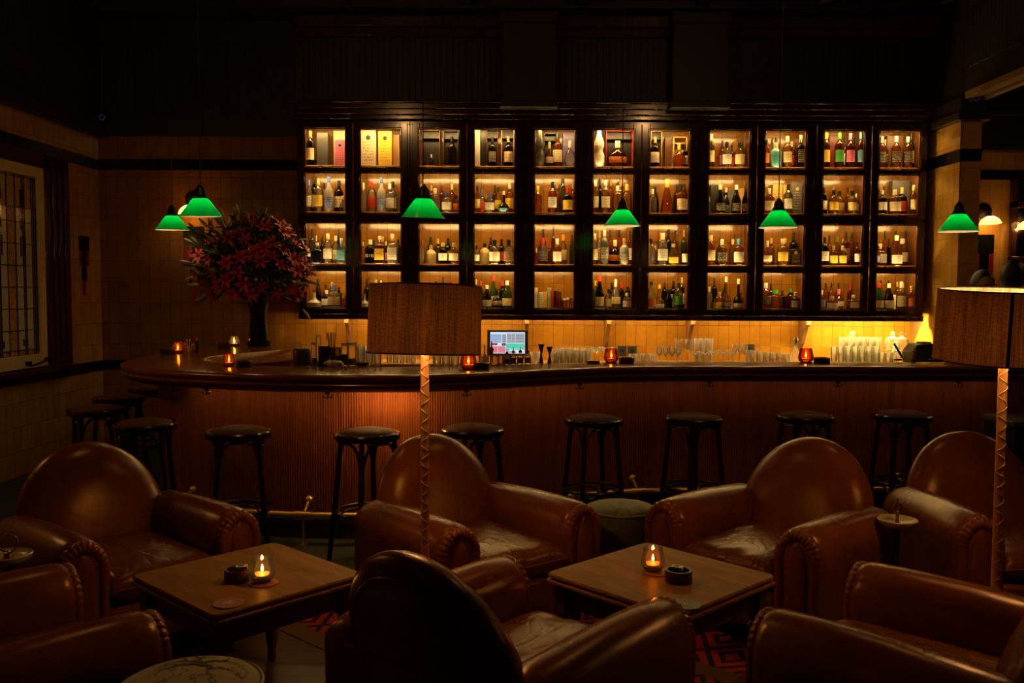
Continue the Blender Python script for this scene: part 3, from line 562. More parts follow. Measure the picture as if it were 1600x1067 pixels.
for r in range(4):
    for c in range(11):
        nf = nb = 0; x0 = PL[c]; bx = []
        for it in DATA[r][c].split():
            q = it.split(','); cx, w, h = [float(k) for k in q[:3]]; T = q[3]; gl = q[4].replace('*', ''); op = '*' in q[4]
            back = q[-1] == 'b' and len(q) == 8; frt = q[-1] == 'f' and len(q) == 8
            y = 9.03 if back else 8.85
            if T in 'XO': y = 9.045 if back else 8.975
            if frt: y = 8.9
            W, Hh = w * y / F * (1.1 if T in BP else 1), (h + 1) * y / F
            X = PY(x0 + cx, 330, y).x
            xa, xb = px2(x0) - .055 + W / 2, px2(x0 + PW) + .055 - W / 2; X = max(xa, min(xb, X))
            for (ob, ow, oy) in bx:                     # keep neighbours of one row apart
                if abs(oy - y) < .06 and abs(ob - X) < (ow + W) / 2:
                    if y < 8.89 and T in BP and not frt: y = 8.94
                    elif T in BP: W = max(W * .6, min(W, 2 * abs(ob - X) - ow))
            bx.append((X, W, y))
            z = SHZ[r] + .0005
            where = '%s shelf, cabinet column %s' % (SHN[r], ['one', 'two', 'three', 'four', 'five', 'six', 'seven', 'eight', 'nine', 'ten', 'eleven'][c])
            if T == 'K':
                tag(obj('book', MB().bb(-W / 2, W / 2, -.07, .06, 0, Hh), cm('l' if gl in 'wy' else 'c', gl), loc=(X, 8.9, z), bev=.002), '%s book, %s from the left in the row of books on cabinet shelf' % (SOL[gl][0], ORD[nf]), 'book', 'books on the lowest cabinet shelf'); nf += 1; continue
            if T == 'J':
                t = tag(obj('jar', MB().lathe([(.001, 0), (W * .46, 0), (W * .5, .004), (W * .5, Hh * .75), (W * .4, Hh * .8)], 14), cm('g', 'y'), loc=(X, 8.9, z)), 'small jar with %s lid beside the row of books in cabinet' % SOL[gl][0], 'jar', 'jars beside the books')
                obj('lid', MB().lathe([(W * .45, Hh * .8), (W * .45, Hh), (.001, Hh)], 14), cm('c', gl), t); continue
            if T in 'XO':
                nm = 'presentation_case' if T == 'O' else 'gift_box'
                lab = '%s %s standing on %s, %s box there' % (SOL[gl][0], 'open bottle case' if T == 'O' else 'boxed bottle carton', where, ORD[sum(1 for k in bx if k[2] > 8.95) - 1])
                dp = min(.11, W * 1.2) if T == 'X' else .1
                if T == 'X' and back: dp = min(.07, dp)
                dp = min(dp, .1); gbox(nm, lab, gl, (X, min(y, 9.09 - dp / 2), z), W, Hh, dp, 'box', T == 'O', q[-1] == 'l' or (len(q) > 6 and q[6] == 'l'), 'boxes in the cabinets'); continue
            if gl == 'j': op = True
            if op: mcol = OPQ[gl][0]
            else: mcol = GLS[gl][0]
            cap, lb = q[5], q[6]
            if back: nb += 1
            else: nf += 1
            lab = '%s %s bottle, %s cap, %s in %s row, %s' % (mcol, BP[T][0], SOL[cap][0], ORD[(nb if back else nf) - 1], 'back' if back else 'front', where)
            if len(lab.split()) > 16: lab = lab.replace(' cabinet column', ' column')
            if len(lab.split()) > 16: lab = lab.replace(mcol, mcol.split()[0], 1)
            o = tag(link('bottle', botmesh(T, gl, op), None, (X, y, z)), lab, 'bottle', 'bottles in the glazed cabinets')
            o.scale = (W / 2, min(W / 2, .05), Hh)
            link('cap', capmesh(T, cap), o)
            if lb == 'G':
                gt = MB()
                for q0, q1, w0, w1 in ((-.7, -.6, 0, 1), (-.6, -.3, 0, .12), (-.6, -.3, .88, 1), (-.4, -.3, .12, .5), (-.5, -.3, .42, .54), (-.05, .05, 0, 1), (.3, .4, 0, 1), (.6, .7, 0, 1)): gt.bb(q0, q1, -1.06, -.7, .27 + w0 * .13, .27 + w1 * .13)
                gt.add([(.39, -1.06, .40), (.48, -1.06, .40), (.61, -1.06, .27), (.52, -1.06, .27)], [(0, 1, 2, 3)])
                link('lettering', gt.mesh('lettering', cm('c', 'w'), 0), o)
            elif lb != '-': link('label', labmesh(T, lb), o)
            nbot += 1
print('bottles', nbot)
# ------------------------------------------------------------------ the bar
ZBAR = 1.085
def spline(P, n):
    P = [Vector(p) for p in P]; out = []; ds = []
    Q = [P[0] * 2 - P[1]] + P + [P[-1] * 2 - P[-2]]
    for i in range(1, len(Q) - 2):
        for k in range(24):
            t = k / 24; a, b, c_, d = Q[i - 1:i + 3]
            out.append(.5 * ((2 * b) + (c_ - a) * t + (2 * a - 5 * b + 4 * c_ - d) * t * t + (3 * b - a - 3 * c_ + d) * t ** 3))
    out.append(P[-1]); s = [0]
    for a, b in zip(out, out[1:]): s.append(s[-1] + (b - a).length)
    res = []; j = 0
    for k in range(n):
        t = s[-1] * k / (n - 1)
        while j < len(s) - 2 and s[j + 1] < t: j += 1
        res.append(out[j].lerp(out[j + 1], (t - s[j]) / max(1e-9, s[j + 1] - s[j])))
    return res
outpx = [(1640, 572.8), (1557, 572.6), (1400, 572.4), (1240, 572.2), (1060, 572.2), (980, 573), (905, 575.2), (840, 578.5), (780, 581.6), (715, 584.2), (620, 586), (490, 585.7), (400, 584.2), (330, 581.5), (250, 577.5), (205, 572)]
O_ = [PZ(x, y, ZBAR).xy for x, y in outpx] + [Vector(q) for q in ((-2.78, 6.35), (-2.86, 6.9), (-2.86, 7.6), (-2.72, 8.3), (-2.45, 8.8), (-2.15, 9.06))]
O_ = [Vector((4.25, O_[0].y))] + O_
I_ = [PZ(x, y, ZBAR).xy for x, y in ((1640, 567), (1557, 566.5), (1400, 565.8), (1240, 565), (1060, 564.6), (980, 565.2), (905, 566.6), (840, 568.4), (780, 570), (715, 571.6), (620, 573.3), (490, 573), (400, 570.5), (344, 566.5))] + [Vector(q) for q in ((-2.30, 6.62), (-2.33, 6.95), (-2.2, 7.3), (-1.98, 7.8), (-1.9, 8.1))]
I_ = [Vector((4.25, I_[0].y))] + I_
NB = 240
O = spline(O_, NB); I = spline(I_, NB)
for k in range(NB):                                   # outward normal of the front edge
    pass
def nrm(k):
    a, b = O[max(0, k - 2)], O[min(NB - 1, k + 2)]; t = (b - a).normalized(); return Vector((-t.y, t.x))  # to the left of travel
def inw(k): n = nrm(k); return n if n.dot(I[k] - O[k]) > 0 else -n
bar = thing('bar_counter', 'curved polished mahogany bar with ribbed front and brass foot rail', 'bar', (0, 6, 0))
bar.location = (0, 0, 0)
def p3(v, z): return (v.x, v.y, z)
top = MB(); rings = []
for k in range(NB):
    n = inw(k); o = O[k]
    prof = [(.03, 0), (.012, -.003), (.0, -.012), (-.004, -.026), (.002, -.042), (.014, -.05), (.004, -.056), (-.004, -.066), (.002, -.08), (.016, -.09), (.03, -.098), (.05, -.112), (.26, -.112)]
    ring = [p3(I[k], ZBAR - .10), p3(I[k], ZBAR - .006), p3(I[k] - n * .004, ZBAR)] + [p3(o + n * t, ZBAR + z) for t, z in prof]
    rings.append(ring)
top.loft(rings, True, True, True)
obj('countertop', top, M_bar, bar, smooth=50)
# ribbed front: half-round slats along the curve
L0 = [O[k] + inw(k) * .25 for k in range(NB)]
sarc = [0]
for a, b in zip(L0, L0[1:]): sarc.append(sarc[-1] + (b - a).length)
nr = int(sarc[-1] / .0165); fr = []; j = 0
for i in range(nr * 4):
    t = sarc[-1] * i / (nr * 4)
    while sarc[j + 1] < t: j += 1
    u = (t - sarc[j]) / (sarc[j + 1] - sarc[j]); p = L0[j].lerp(L0[j + 1], u); n = inw(j)
    h = (0, .0042, .0055, .0042)[i % 4]
    q = p - n * h; fr.append([p3(q, .13), p3(q, .99)])
obj('ribbed_front', MB().loft(fr, False), M_panel, bar, smooth=0)
kb = [[p3(L0[k] + inw(k) * d, z) for d, z in ((-.012, .135), (-.012, .105), (0, .1), (.0, 0))] for k in range(0, NB, 2)]
obj('kick_plate', MB().loft(kb, False), M_dark, bar)
rail = [p3(L0[k] - inw(k) * .13, .185) for k in range(4, NB - 60, 2)]
fo = obj('foot_rail', MB().tube(rail, .024, 10), M_brass, bar)
def kpx(x):                                            # counter index seen at that pixel column
    return min(range(4, NB - 60), key=lambda k: abs((O[k].x / O[k].y) * F + CX - x))
for x in (463, 1010, 1440, 760, 250, 1240):
    k = kpx(x); a = L0[k] - inw(k) * .13; n = inw(k)
    b = MB().tube([p3(a, .185), p3(a + n * .13, .255)], .013, 8).sphere(p3(a + n * .128, .255), .03, 12, 8).tube([p3(a, .165), p3(a, .0)], .008, 8).lathe([(.001, 0), (.03, 0), (.028, .008), (.001, .009)], 14, p3(a, 0))
    t = (O[k + 1] - O[k - 1]).normalized(); b.tube([p3(a - t * .055, .185), p3(a + t * .055, .185)], .029, 12)
    obj('rail_bracket', b, M_brass, fo)
for x in (302, 507, 743, 920, 1119, 1321, 1517):
    k = kpx(x); n = inw(k); t = Vector((-n.y, n.x)); c = O[k] + n * .10
    h = MB().box(p3(c, ZBAR - .12), (.03, .03, .015))
    for s in (-1, 1): h.tube([p3(c, ZBAR - .125), p3(c + t * s * .004, ZBAR - .15), p3(c + t * s * .022 - n * .006, ZBAR - .152), p3(c + t * s * .03 - n * .008, ZBAR - .135)], .0045, 6)
    h.tube([p3(c, ZBAR - .12), p3(c - n * .01, ZBAR - .158)], .0045, 6)
    obj('bag_hook', h, M_iron, bar)
# warm strip lights tucked under the counter nosing
def under(x0, x1, st, nm):
    k0, k1 = sorted((kpx(x0), kpx(x1)))
    rg = []
    for k in range(k0, k1 + 1):
        n = inw(k); c = L0[k] - n * .14
        rg.append([p3(c - n * .006, .978), p3(c + n * .006, .978), p3(c + n * .006, .970), p3(c - n * .006, .970)])
    obj('under_counter_light', MB().loft(rg, True, True, True), emat(nm, WARM, st), bar, smooth=0)
under(545, 668, 135, 'under_glow_a'); under(262, 540, 14, 'under_glow_b'); under(672, 935, 13, 'under_glow_c'); under(940, 1590, 7, 'under_glow_d')
# ------------------------------------------------------------------ back counter
ZK = .905
bk = thing('back_counter', 'low wooden back counter under the glazed cabinets', 'counter', (0, 0, 0))
obj('countertop', MB().bb(-1.75, XR - .01, 8.5, YW - .002, ZK - .04, ZK), woodmat('oiled_counter', (.30, .17, .06), (.42, .25, .09), .25, (3, 25, 25), .2), bk, bev=.004)
obj('cabinet_front', MB().bb(-1.72, XR - .02, 8.55, YW - .01, 0, ZK - .04), M_dark, bk)
ls = MB()
for k in range(12): ls.bb(-1.65 + k * .46, -1.65 + k * .46 + .44, YC + .03, YC + .045, ZB - .06, ZB - .05)
M_led2 = emat('counter_led', LED, 135); M_led3 = emat('counter_led_bright', (1, .74, .20), 460)
xs = PY(1262, 520, YC).x
lb = MB().bb(-1.95, xs - .02, YC + .04, YC + .055, ZB - .026, ZB - .016)
obj('counter_led_strip', lb, M_led2, bk, smooth=0)
obj('counter_led_strip', MB().bb(xs + .02, CX1 - .03, YC + .04, YC + .06, ZB - .03, ZB - .02), M_led3, bk, smooth=0)
M_brk = woodmat('bracket_wood', (.16, .075, .025), (.22, .11, .04), .3, (10, 10, 3))
for x in (823, 949, 1078, 1256, 1432, 545, 690):       # scrolled brackets under the cabinets
    X = PY(x, 510, 9.0).x; pr = [(0, 0), (-.25, 0), (-.25, -.04), (-.2, -.06), (-.16, -.12), (-.12, -.15), (-.09, -.22), (-.04, -.27), (0, -.28)]
    b = MB().loft([[(X - .02, YW + q, ZB - .056 + z) for q, z in pr], [(X + .02, YW + q, ZB - .056 + z) for q, z in pr]], True, True, True)
    tag(obj('shelf_bracket', b, M_brk, bev=.003), 'scrolled wooden bracket under the cabinets, ' + {545: 'over the jars at the left', 690: 'behind the left floor lamp shade', 823: 'beside the till screen', 949: 'above the coupe glasses', 1078: 'above the wine glasses', 1256: 'at the left of the bright alcove', 1432: 'at the right end of the run'}[x], 'bracket', 'cabinet brackets')
for x in (972, 988, 1172):                              # sockets
    p = PY(x, 548 if x < 1100 else 545, YW - .006); t = thing('wall_socket', 'black wall socket on the backsplash ' + {972: 'behind the red votive, left of two', 988: 'behind the red votive, right of two', 1172: 'behind the stemmed glasses'}[x], 'socket', p, 0, 'wall sockets')
    obj('plate', MB().bb(-.046, .046, -.002, .005, -.05, .05), M_black, t, bev=.003); obj('outlet', MB().lathe([(.018, 0), (.022, .003), (.001, .003)], 14), M_iron, t, (0, -.003, 0)).rotation_euler = (PI / 2, 0, 0)
# ------------------------------------------------------------------ glassware
M_gl = glassmat('clear_glass', (.98, .97, .94), .98, .9, .05, eh=.8)
M_glr = glassmat('ribbed_glass', (.98, .97, .92), .98, .8, .2, eh=.8)
def turned(prof, m=None, n=18, ribs=0):
    mb = MB().lathe(prof, n, cap=False)
    if ribs:
        for i, v in enumerate(mb.v):
            a = math.atan2(v[1], v[0]); k = 1 + .05 * math.cos(a * ribs); mb.v[i] = (v[0] * k, v[1] * k, v[2])
    return mb
GP = {'highball': ([(.001, .0), (.026, 0), (.029, .004), (.034, .145), (.032, .145), (.027, .012), (.001, .012)], 30, 10), 'tumbler': ([(.001, 0), (.033, 0), (.037, .004), (.042, .088), (.040, .088), (.034, .012), (.001, .012)], 30, 10),
      'coupe': ([(.001, 0), (.035, 0), (.034, .003), (.006, .008), (.004, .07), (.012, .085), (.04, .105), (.052, .135), (.050, .135), (.038, .108), (.001, .09)], 22, 0),
      'wine': ([(.001, 0), (.036, 0), (.034, .003), (.006, .008), (.004, .085), (.02, .10), (.038, .13), (.040, .16), (.034, .20), (.032, .20), (.037, .15), (.02, .106), (.001, .095)], 22, 0),
      'flute': ([(.001, 0), (.03, 0), (.006, .008), (.004, .07), (.03, .10), (.034, .17), (.032, .17), (.028, .104), (.001, .09)], 22, 0)}
gmesh = {k: turned(p, None, n, rb).mesh(k, M_glr if rb else M_gl, 40) for k, (p, n, rb) in GP.items()}
GN = {'highball': ('highball_glass', 'ribbed highball glass'), 'tumbler': ('rocks_glass', 'low ribbed rocks glass'), 'coupe': ('coupe_glass', 'stemmed coupe glass'), 'wine': ('wine_glass', 'stemmed wine glass'), 'flute': ('stemmed_glass', 'tall stemmed glass')}
def glasses(kind, xs, hpx, y, where, cat='glass', z=None, dy=0, base=None):
    z = ZK if z is None else z
    for i, x in enumerate(xs):
        yy = y + (dy if i % 2 else 0); p = PY(x, 555, yy)
        o = link(GN[kind][0], gmesh[kind], None, (p.x, yy, z + .0006)); zt = PY(x, hpx if not isinstance(hpx, (list, tuple)) else hpx[i], yy).z - z
        h = max(v.co.z for v in gmesh[kind].vertices); k = zt / h; rm = max(v.co.x for v in gmesh[kind].vertices)
        sx_ = min(k, 1.15) if len(xs) < 2 or dy else min(k, 1.15, .49 * abs(xs[1] - xs[0]) * yy / F / rm)
        o.scale = (sx_, sx_, k)
        w = where if len(xs) == 1 else where + ', ' + ORD[i] + ' from the left'
        tag(o, GN[kind][1] + ' ' + w, cat, 'glasses ' + where)
glasses('highball', [874, 884, 895, 906, 917][:5], 544, 8.72, 'in the back row left of the coupes', dy=0)
glasses('highball', [869, 880, 891, 902, 912, 922 - 3], [546, 545, 545, 547, 548, 548], 8.6, 'in the front row left of the coupes')
glasses('tumbler', [836, 850 + 14], 550, 8.65, 'beside the jiggers')
glasses('coupe', [931, 949], 542.5, 8.7, 'beside the red votive')
glasses('tumbler', [988, 999, 1010, 1021], 553, 8.65, 'behind the black ashtray')
glasses('wine', [1030, 1040, 1050, 1056 + 4], 541.5, 8.6, 'in the cluster before the socket'); glasses('flute', [1060, 1076], 530, 8.8, 'standing tall behind the bar middle')
glasses('highball', [1089, 1099, 1109], 529, 8.86, 'in the tall stack behind the stemmed glasses')
glasses('coupe', [1088, 1102, 1116, 1130, 1143], [549, 549, 548, 547, 548], 8.62, 'in the long stemmed row'); glasses('wine', [1148, 1156, 1164], 538, 8.8, 'beside the backsplash socket')
glasses('tumbler', [1170, 1180, 1190, 1200, 1210, 1220, 1230], [547, 548, 549, 550, 551, 552, 553], 8.62, 'in the low row left of the carafe')
glasses('highball', [1303 + 11 * k for k in range(7)], 541, 8.58, 'in the front row of the bright alcove'); glasses('highball', [1316 + 11 * k for k in range(6)], 527, 8.84, 'in the back row of the bright alcove')
glasses('tumbler', [1378, 1388, 1398], 551, 8.56, 'before the glass domes')
yb = 6.22
def onbar(px, py): p = PZ(px, py, ZBAR); return p
glasses('highball', [608, 618, 628, 640 - 2, 648 - 2], 549, 8.62, 'under the left lamp shade')
glasses('tumbler', [683, 697, 711], 556, onbar(690, 571).y, 'on the bar right of the lamp pole', z=ZBAR)
glasses('tumbler', [564, 577, 590], [541, 548, 549], onbar(577, 571).y, 'on the bar beside the spice jars', z=ZBAR)
glasses('highball', [568, 556 + 25], [540, 541], 8.7, 'behind the spice jars')
for x, hy, nm in ((1243, 527, 'carafe'), (1331, 517, 'decanter')):
    p = PY(x, 555, 8.66 if x < 1300 else 8.97); h = PY(x, hy, p.y).z - ZK; w = .055 if x < 1300 else .07
    t = thing(nm, 'clear glass carafe with stopper left of the bright alcove' if x < 1300 else 'clear glass decanter glowing in the bright alcove', nm, (p.x, p.y, ZK + .0006))
    obj('body', turned([(.001, 0), (w * .8, 0), (w, h * .06), (w * .85, h * .3), (w * .35, h * .55), (w * .26, h * .7), (w * .34, h * .82), (w * .28, h * .82), (w * .2, h * .7), (.001, h * .1)]), M_gl, t)
    obj('stopper', MB().lathe([(w * .2, h * .74), (w * .3, h * .84), (w * .45, h * .9), (w * .3, h), (.001, h)], 14), cm('c', 's') if x < 1300 else M_gl, t)
for x, hy, lab in ((1394, 518, 'left'), (1408, 518.5, 'right')):
    y = 8.85 if lab == 'left' else 8.66; p = PY(x, 555, y); h = PY(x, hy, y).z - ZK
    t = thing('glass_cloche', 'glass dome with round knob beside the receipt printer, %s of two' % lab, 'dome', (p.x, y, ZK + .0006), 0, 'glass domes')
    obj('base_plate', MB().lathe([(.001, 0), (.055, 0), (.02, .01), (.015, h * .35), (.06, h * .38), (.085, h * .4), (.085, h * .42), (.001, h * .42)], 24), M_gl, t)
    obj('dome', turned([(.078, h * .42), (.078, h * .62), (.06, h * .78), (.02, h * .85), (.001, h * .86)]), M_gl, t)
    obj('knob', MB().sphere((0, 0, h * .93), h * .075, 12, 8), M_gl, t)
# candles ------------------------------------------------------------
M_flame = emat('candle_flame', (1, .52, .16), 140); M_wax = pm('wax', (.7, .45, .2), .5)
VG = {'rose': glassmat('rose_votive_glass', (.85, .50, .24), .4, .95, .04), 'amber': glassmat('amber_votive_glass', (.92, .42, .10), .45, .9, .05, hcol=(.9, .35, .06)), 'smoke': glassmat('smoky_votive_glass', (.72, .60, .36), .4, .95, .04), 'clear': glassmat('pale_votive_glass', (.95, .75, .4), .5, .95, .05)}
M_wick = M_black
def votive(pos, label, g, s=1.0, p=1.0):
    t = thing('votive_candle', label, 'candle', pos, 0, 'lit votive candles')
    pr = [(.001, 0), (.026, 0), (.031, .004), (.041, .022), (.043, .032), (.040, .05), (.032, .092), (.0305, .092), (.038, .05), (.040, .032), (.036, .024), (.001, .02)]
    obj('glass', MB().lathe([(r * s * 1.16, z * s) for r, z in pr], 24, cap=False), VG[g], t)
    obj('wax', MB().lathe([(.001, .021 * s), (.034 * s, .0215 * s), (.036 * s, .028 * s), (.001, .030 * s)], 18), M_wax, t)
    obj('flame', MB().lathe([(.0005, .036 * s), (.004 * s, .041 * s), (.0046 * s, .047 * s), (.0025 * s, .057 * s), (.0005, .064 * s)], 10), M_flame, t)
    light('candle_light', (0, 0, .049 * s), .36 * p, (1, .46, .12), .0068, t)
    return t
M_ash = woodmat('dark_turned_wood', (.03, .013, .006), (.05, .022, .01), .3, (20, 20, 5))
M_pap = pm('white_card', (.7, .65, .5), .6)
def ashtray(pos, label, r=.045, h=.04, match=True, rz=.6):
    t = thing('round_ashtray', label, 'ashtray', pos, rz, 'turned dark ashtrays')
    obj('bowl', MB().lathe([(.001, 0), (r * .97, 0), (r, .003), (r, h), (r * .97, h + .001), (r * .8, h), (r * .78, h * .45), (.001, h * .4)], 28), M_ash, t, bev=0)
    return t
def matchbox(pos, label, rz):
    o = tag(obj('matchbox', MB().bb(-.022, .022, -.015, .015, 0, .011), M_pap, loc=pos, rz=rz, bev=.001), label, 'matchbox', 'matchboxes')
    obj('striker', MB().bb(-.021, .021, -.0156, -.015, .001, .010), M_black, o); obj('printed_label', MB().bb(-.014, .008, -.009, .009, .011, .0114), cm('c', 'k'), o)
for x, y, g, lab in ((278, 552, 'amber', 'lit amber votive on the far left curve of the bar'), (366, 541, 'clear', 'lit pale votive on the bar beside the flower vase'), (358, 572, 'amber', 'lit amber votive on the bar below the flowers'), (732, 577, 'amber', 'lit amber votive on the bar right of the lamp pole'), (955, 566.5, 'amber', 'lit amber votive on the bar beside the coupes'), (1259, 566.5, 'amber', 'lit amber votive on the bar below the bright alcove')):
    votive(onbar(x, y), lab, g, {278: 1.0, 366: 1.0, 358: .92, 732: 1.15, 955: 1.12, 1259: 1.15}[x])
for x, y, lab, r in ((262, 553.5, 'dark ashtray beside the far left votive', .055), (350, 544, 'dark ashtray left of the pale votive by the vase', .05), (381, 573.5, 'dark ashtray right of the votive below the flowers', .05), (752, 577, 'dark ashtray beside the votive right of the lamp pole', .055), (979, 567.5, 'dark ashtray right of the votive beside the coupes', .055), (1284, 567.5, 'dark ashtray right of the votive below the alcove', .058)):
    ashtray(onbar(x, y), lab, r, .042)
# bitters bottles with stirrers at the left -------------------------------
for i, (x, y, h, c, lab) in enumerate(((289, 554, 19, 'y', 'amber'), (301, 555, 18, 'a', 'red'), (307.5, 551, 23, 'k', 'dark'))):
    p = onbar(x, y); H_ = h * p.y / F; t = thing('bitters_bottle', 'small %s bottle by the far left votive' % lab, 'bottle', p, 0, 'small bottles at the far left of the bar')
    obj('body', MB().lathe([(.001, 0), (.016, 0), (.017, .004), (.017, H_ * .5), (.007, H_ * .7), (.007, H_ * .85)], 14), cm('g', c), t)
    obj('cap', MB().lathe([(.0085, H_ * .82), (.0085, H_), (.001, H_)], 10), cm('c', 'r' if c == 'k' else 'd'), t)
p = onbar(295, 553); t = thing('stirrer_glass', 'small glass of metal stirrers by the far left votive', 'glass', p)
obj('glass', turned([(.001, 0), (.022, 0), (.026, .06), (.024, .06), (.001, .006)]), M_gl, t)
for k, (dx, dy) in enumerate(((-.02, .01), (-.012, -.01), (.01, .0))): obj('stirrer', MB().tube([(0, 0, .006), (dx, dy, .11)], .0022, 6).sphere((dx, dy, .112), .006, 8, 6), M_brass, t)
# jars and tins on the working side of the bar ------------------------------
def jar(x, y, w, h, m, lab, lid=None, fill=None, nm='storage_jar', sq=0):
    p = onbar(x, y); k = p.y / F; W, H_ = w * k / 2, h * k; t = thing(nm, lab, 'jar', p, 0, 'jars behind the bar at the left')
    obj('jar_body', MB().lathe([(.001, 0), (W * .96, 0), (W, .004), (W, H_ * .86), (W * .9, H_ * .88), (W * .9, H_ * .9)], 18, sq=sq), m, t)
    if fill: obj('contents', MB().lathe([(.001, .004), (W * .9, .004), (W * .9, H_ * fill[0]), (.001, H_ * fill[0])], 16, sq=sq), fill[1], t)
    if lid: obj('lid', MB().lathe([(W * .98, H_ * .9), (W * 1.02, H_), (.001, H_ * 1.01)], 18, sq=sq), lid, t)
    return t
jar(472, 571, 27, 30, cm('q', 'j'), 'dark green canister at the left end of the jars', None, None, 'canister')
jar(491, 572, 9, 38, M_gl, 'slim syrup bottle with red contents beside dark canister', cm('c', 'n'), (.35, cm('c', 'x')), 'syrup_bottle')
jar(506, 572, 17, 32, cm('g', 'k'), 'squat dark jar with black lid among the jars', cm('c', 'k'))
jar(524, 572, 18, 33, cm('g', 'o'), 'olive glass jar with pale lid holding sticks', None, (.5, cm('c', 'k')))
p = onbar(519, 572); t = thing('straw_bundle', 'dark straws standing in the olive jar', 'straws', p + Vector((0, 0, .01)))
for k in range(7): obj('straw', MB().tube([(.004 * (k - 3), 0, .02), (.011 * (k - 3), R.uniform(-.02, .02), .22)], .003, 6), cm('c', 'B'), t)
jar(539, 571, 13, 36, M_gl, 'clear glass jar with pale lid, left of the tall pair', cm('c', 'c'), (.5, cm('c', 'B'))); jar(550, 571, 15, 37, M_gl, 'clear glass jar with pale lid and white contents, right of tall pair', cm('c', 'c'), (.3, cm('c', 'c')))
jar(498, 566, 8, 44, M_gl, 'slender white capped bottle rising behind the jars', cm('c', 'w'), None, 'tall_bottle')
bt_ = onbar(521, 573); c_ = MB().sphere((0, 0, .02), .045, 14, 8, (1.5, .8, .5))
for i, v in enumerate(c_.v): c_.v[i] = (v[0] + R.uniform(-.008, .008), v[1] + R.uniform(-.008, .008), max(0, v[2] + R.uniform(-.01, .012)))
tag(obj('bar_cloth', c_, pm('crumpled_cloth', (.7, .66, .52), .8), loc=bt_), 'crumpled white bar cloth lying before the jars', 'cloth')
p = onbar(566, 572); tag(obj('small_bowl', MB().lathe([(.001, 0), (.03, 0), (.05, .025), (.047, .025), (.001, .005)], 18), M_ash, loc=p), 'small dark bowl in front of the rocks glasses', 'bowl')
# mixing glasses and dash bottles near the till -----------------------------
M_cut = glassmat('cut_glass', (.75, .62, .42), .35, .95, .06)
def mixg(x, y, w, h, lab):
    p = onbar(x, y); k = p.y / F; W, H_ = w * k / 2, h * k
    mb = MB(); n = 24; rings = []
    for j in range(9):
        rings.append([((W * (1 + (.03 if (i + j) % 2 else -.03))) * math.cos(2 * PI * i / n), (W * (1 + (.03 if (i + j) % 2 else -.03))) * math.sin(2 * PI * i / n), H_ * j / 8) for i in range(n)])
    tag(obj('mixing_glass', mb.loft(rings, True, True), M_cut, loc=p, smooth=0), lab, 'glass', 'cut mixing glasses')
mixg(756, 571, 16, 15, 'cut mixing glass at the left, beside the ashtray'); mixg(772, 571, 14, 16, 'cut mixing glass, middle of the three'); mixg(784, 571, 10, 16, 'cut mixing glass with spoons, right of three')
def dash(x, y, w, h, m, lab, cap):
    p = onbar(x, y); k = p.y / F; W, H_ = w * k / 2, h * k; t = thing('dash_bottle', lab, 'bottle', p, 0, 'dasher bottles before the till')
    obj('body', MB().lathe([(.001, 0), (W, 0), (W, H_ * .42), (W * .8, H_ * .52), (W * .35, H_ * .6), (W * .35, H_ * .66)], 16), M_gl, t)
    obj('contents', MB().lathe([(.001, .005), (W * .9, .005), (W * .9, H_ * .38), (.001, H_ * .38)], 14), m, t)
    obj('dasher_top', MB().lathe([(W * .4, H_ * .64), (W * .55, H_ * .72), (W * .3, H_ * .8), (.003, H_ * .82), (.002, H_), (.0005, H_)], 12), cap, t)
dash(792, 569.5, 9, 25, cm('c', 'x'), 'dasher bottle of red bitters, first in the row of four', cm('c', 'k')); dash(802, 569, 9, 27, cm('c', 'k'), 'dasher bottle of black bitters, second in the row', cm('c', 'k'))
dash(813, 568.5, 11, 27, cm('c', 'x'), 'dasher bottle of maroon bitters, third in the row', cm('c', 'k')); dash(824.5, 568, 11, 26, cm('c', 'n'), 'dasher bottle of tan bitters, last of the row', cm('c', 'k'))
p = onbar(768, 565); tag(obj('dash_spout', MB().lathe([(.001, 0), (.012, 0), (.012, .07), (.018, .09), (.006, .11), (.003, .15), (.001, .15)], 12), cm('c', 'x'), loc=p), 'red topped dasher rising behind the cut mixing glasses', 'bottle')
M_cop = pm('dark_copper', (.12, .05, .03), .3, 1)
for x, y, h, lab in ((845.5, 567.5, 30, 'taller'), (858.5, 567.5, 26, 'shorter')):
    p = onbar(x, y); H_ = h * p.y / F
    tag(obj('jigger', MB().lathe([(.018, 0), (.017, .002), (.006, H_ * .45), (.006, H_ * .52), (.022, H_), (.020, H_), (.004, H_ * .55), (.001, H_ * .55)], 18), M_cop, loc=p), 'dark copper double jigger on the bar, %s of two' % lab, 'jigger', 'jiggers')
# coaster stack
p = onbar(927, 567.5); 
for k in range(3): tag(obj('coaster', MB().lathe([(.001, 0), (.047, 0), (.047, .006), (.001, .006)], 24), cm('c', 'B'), loc=(p.x, p.y, ZBAR + k * .0068), smooth=30), 'brown coaster in the stack left of the coupes, %s' % ('lowest', 'middle', 'topmost')[k], 'coaster', 'stacked coasters')
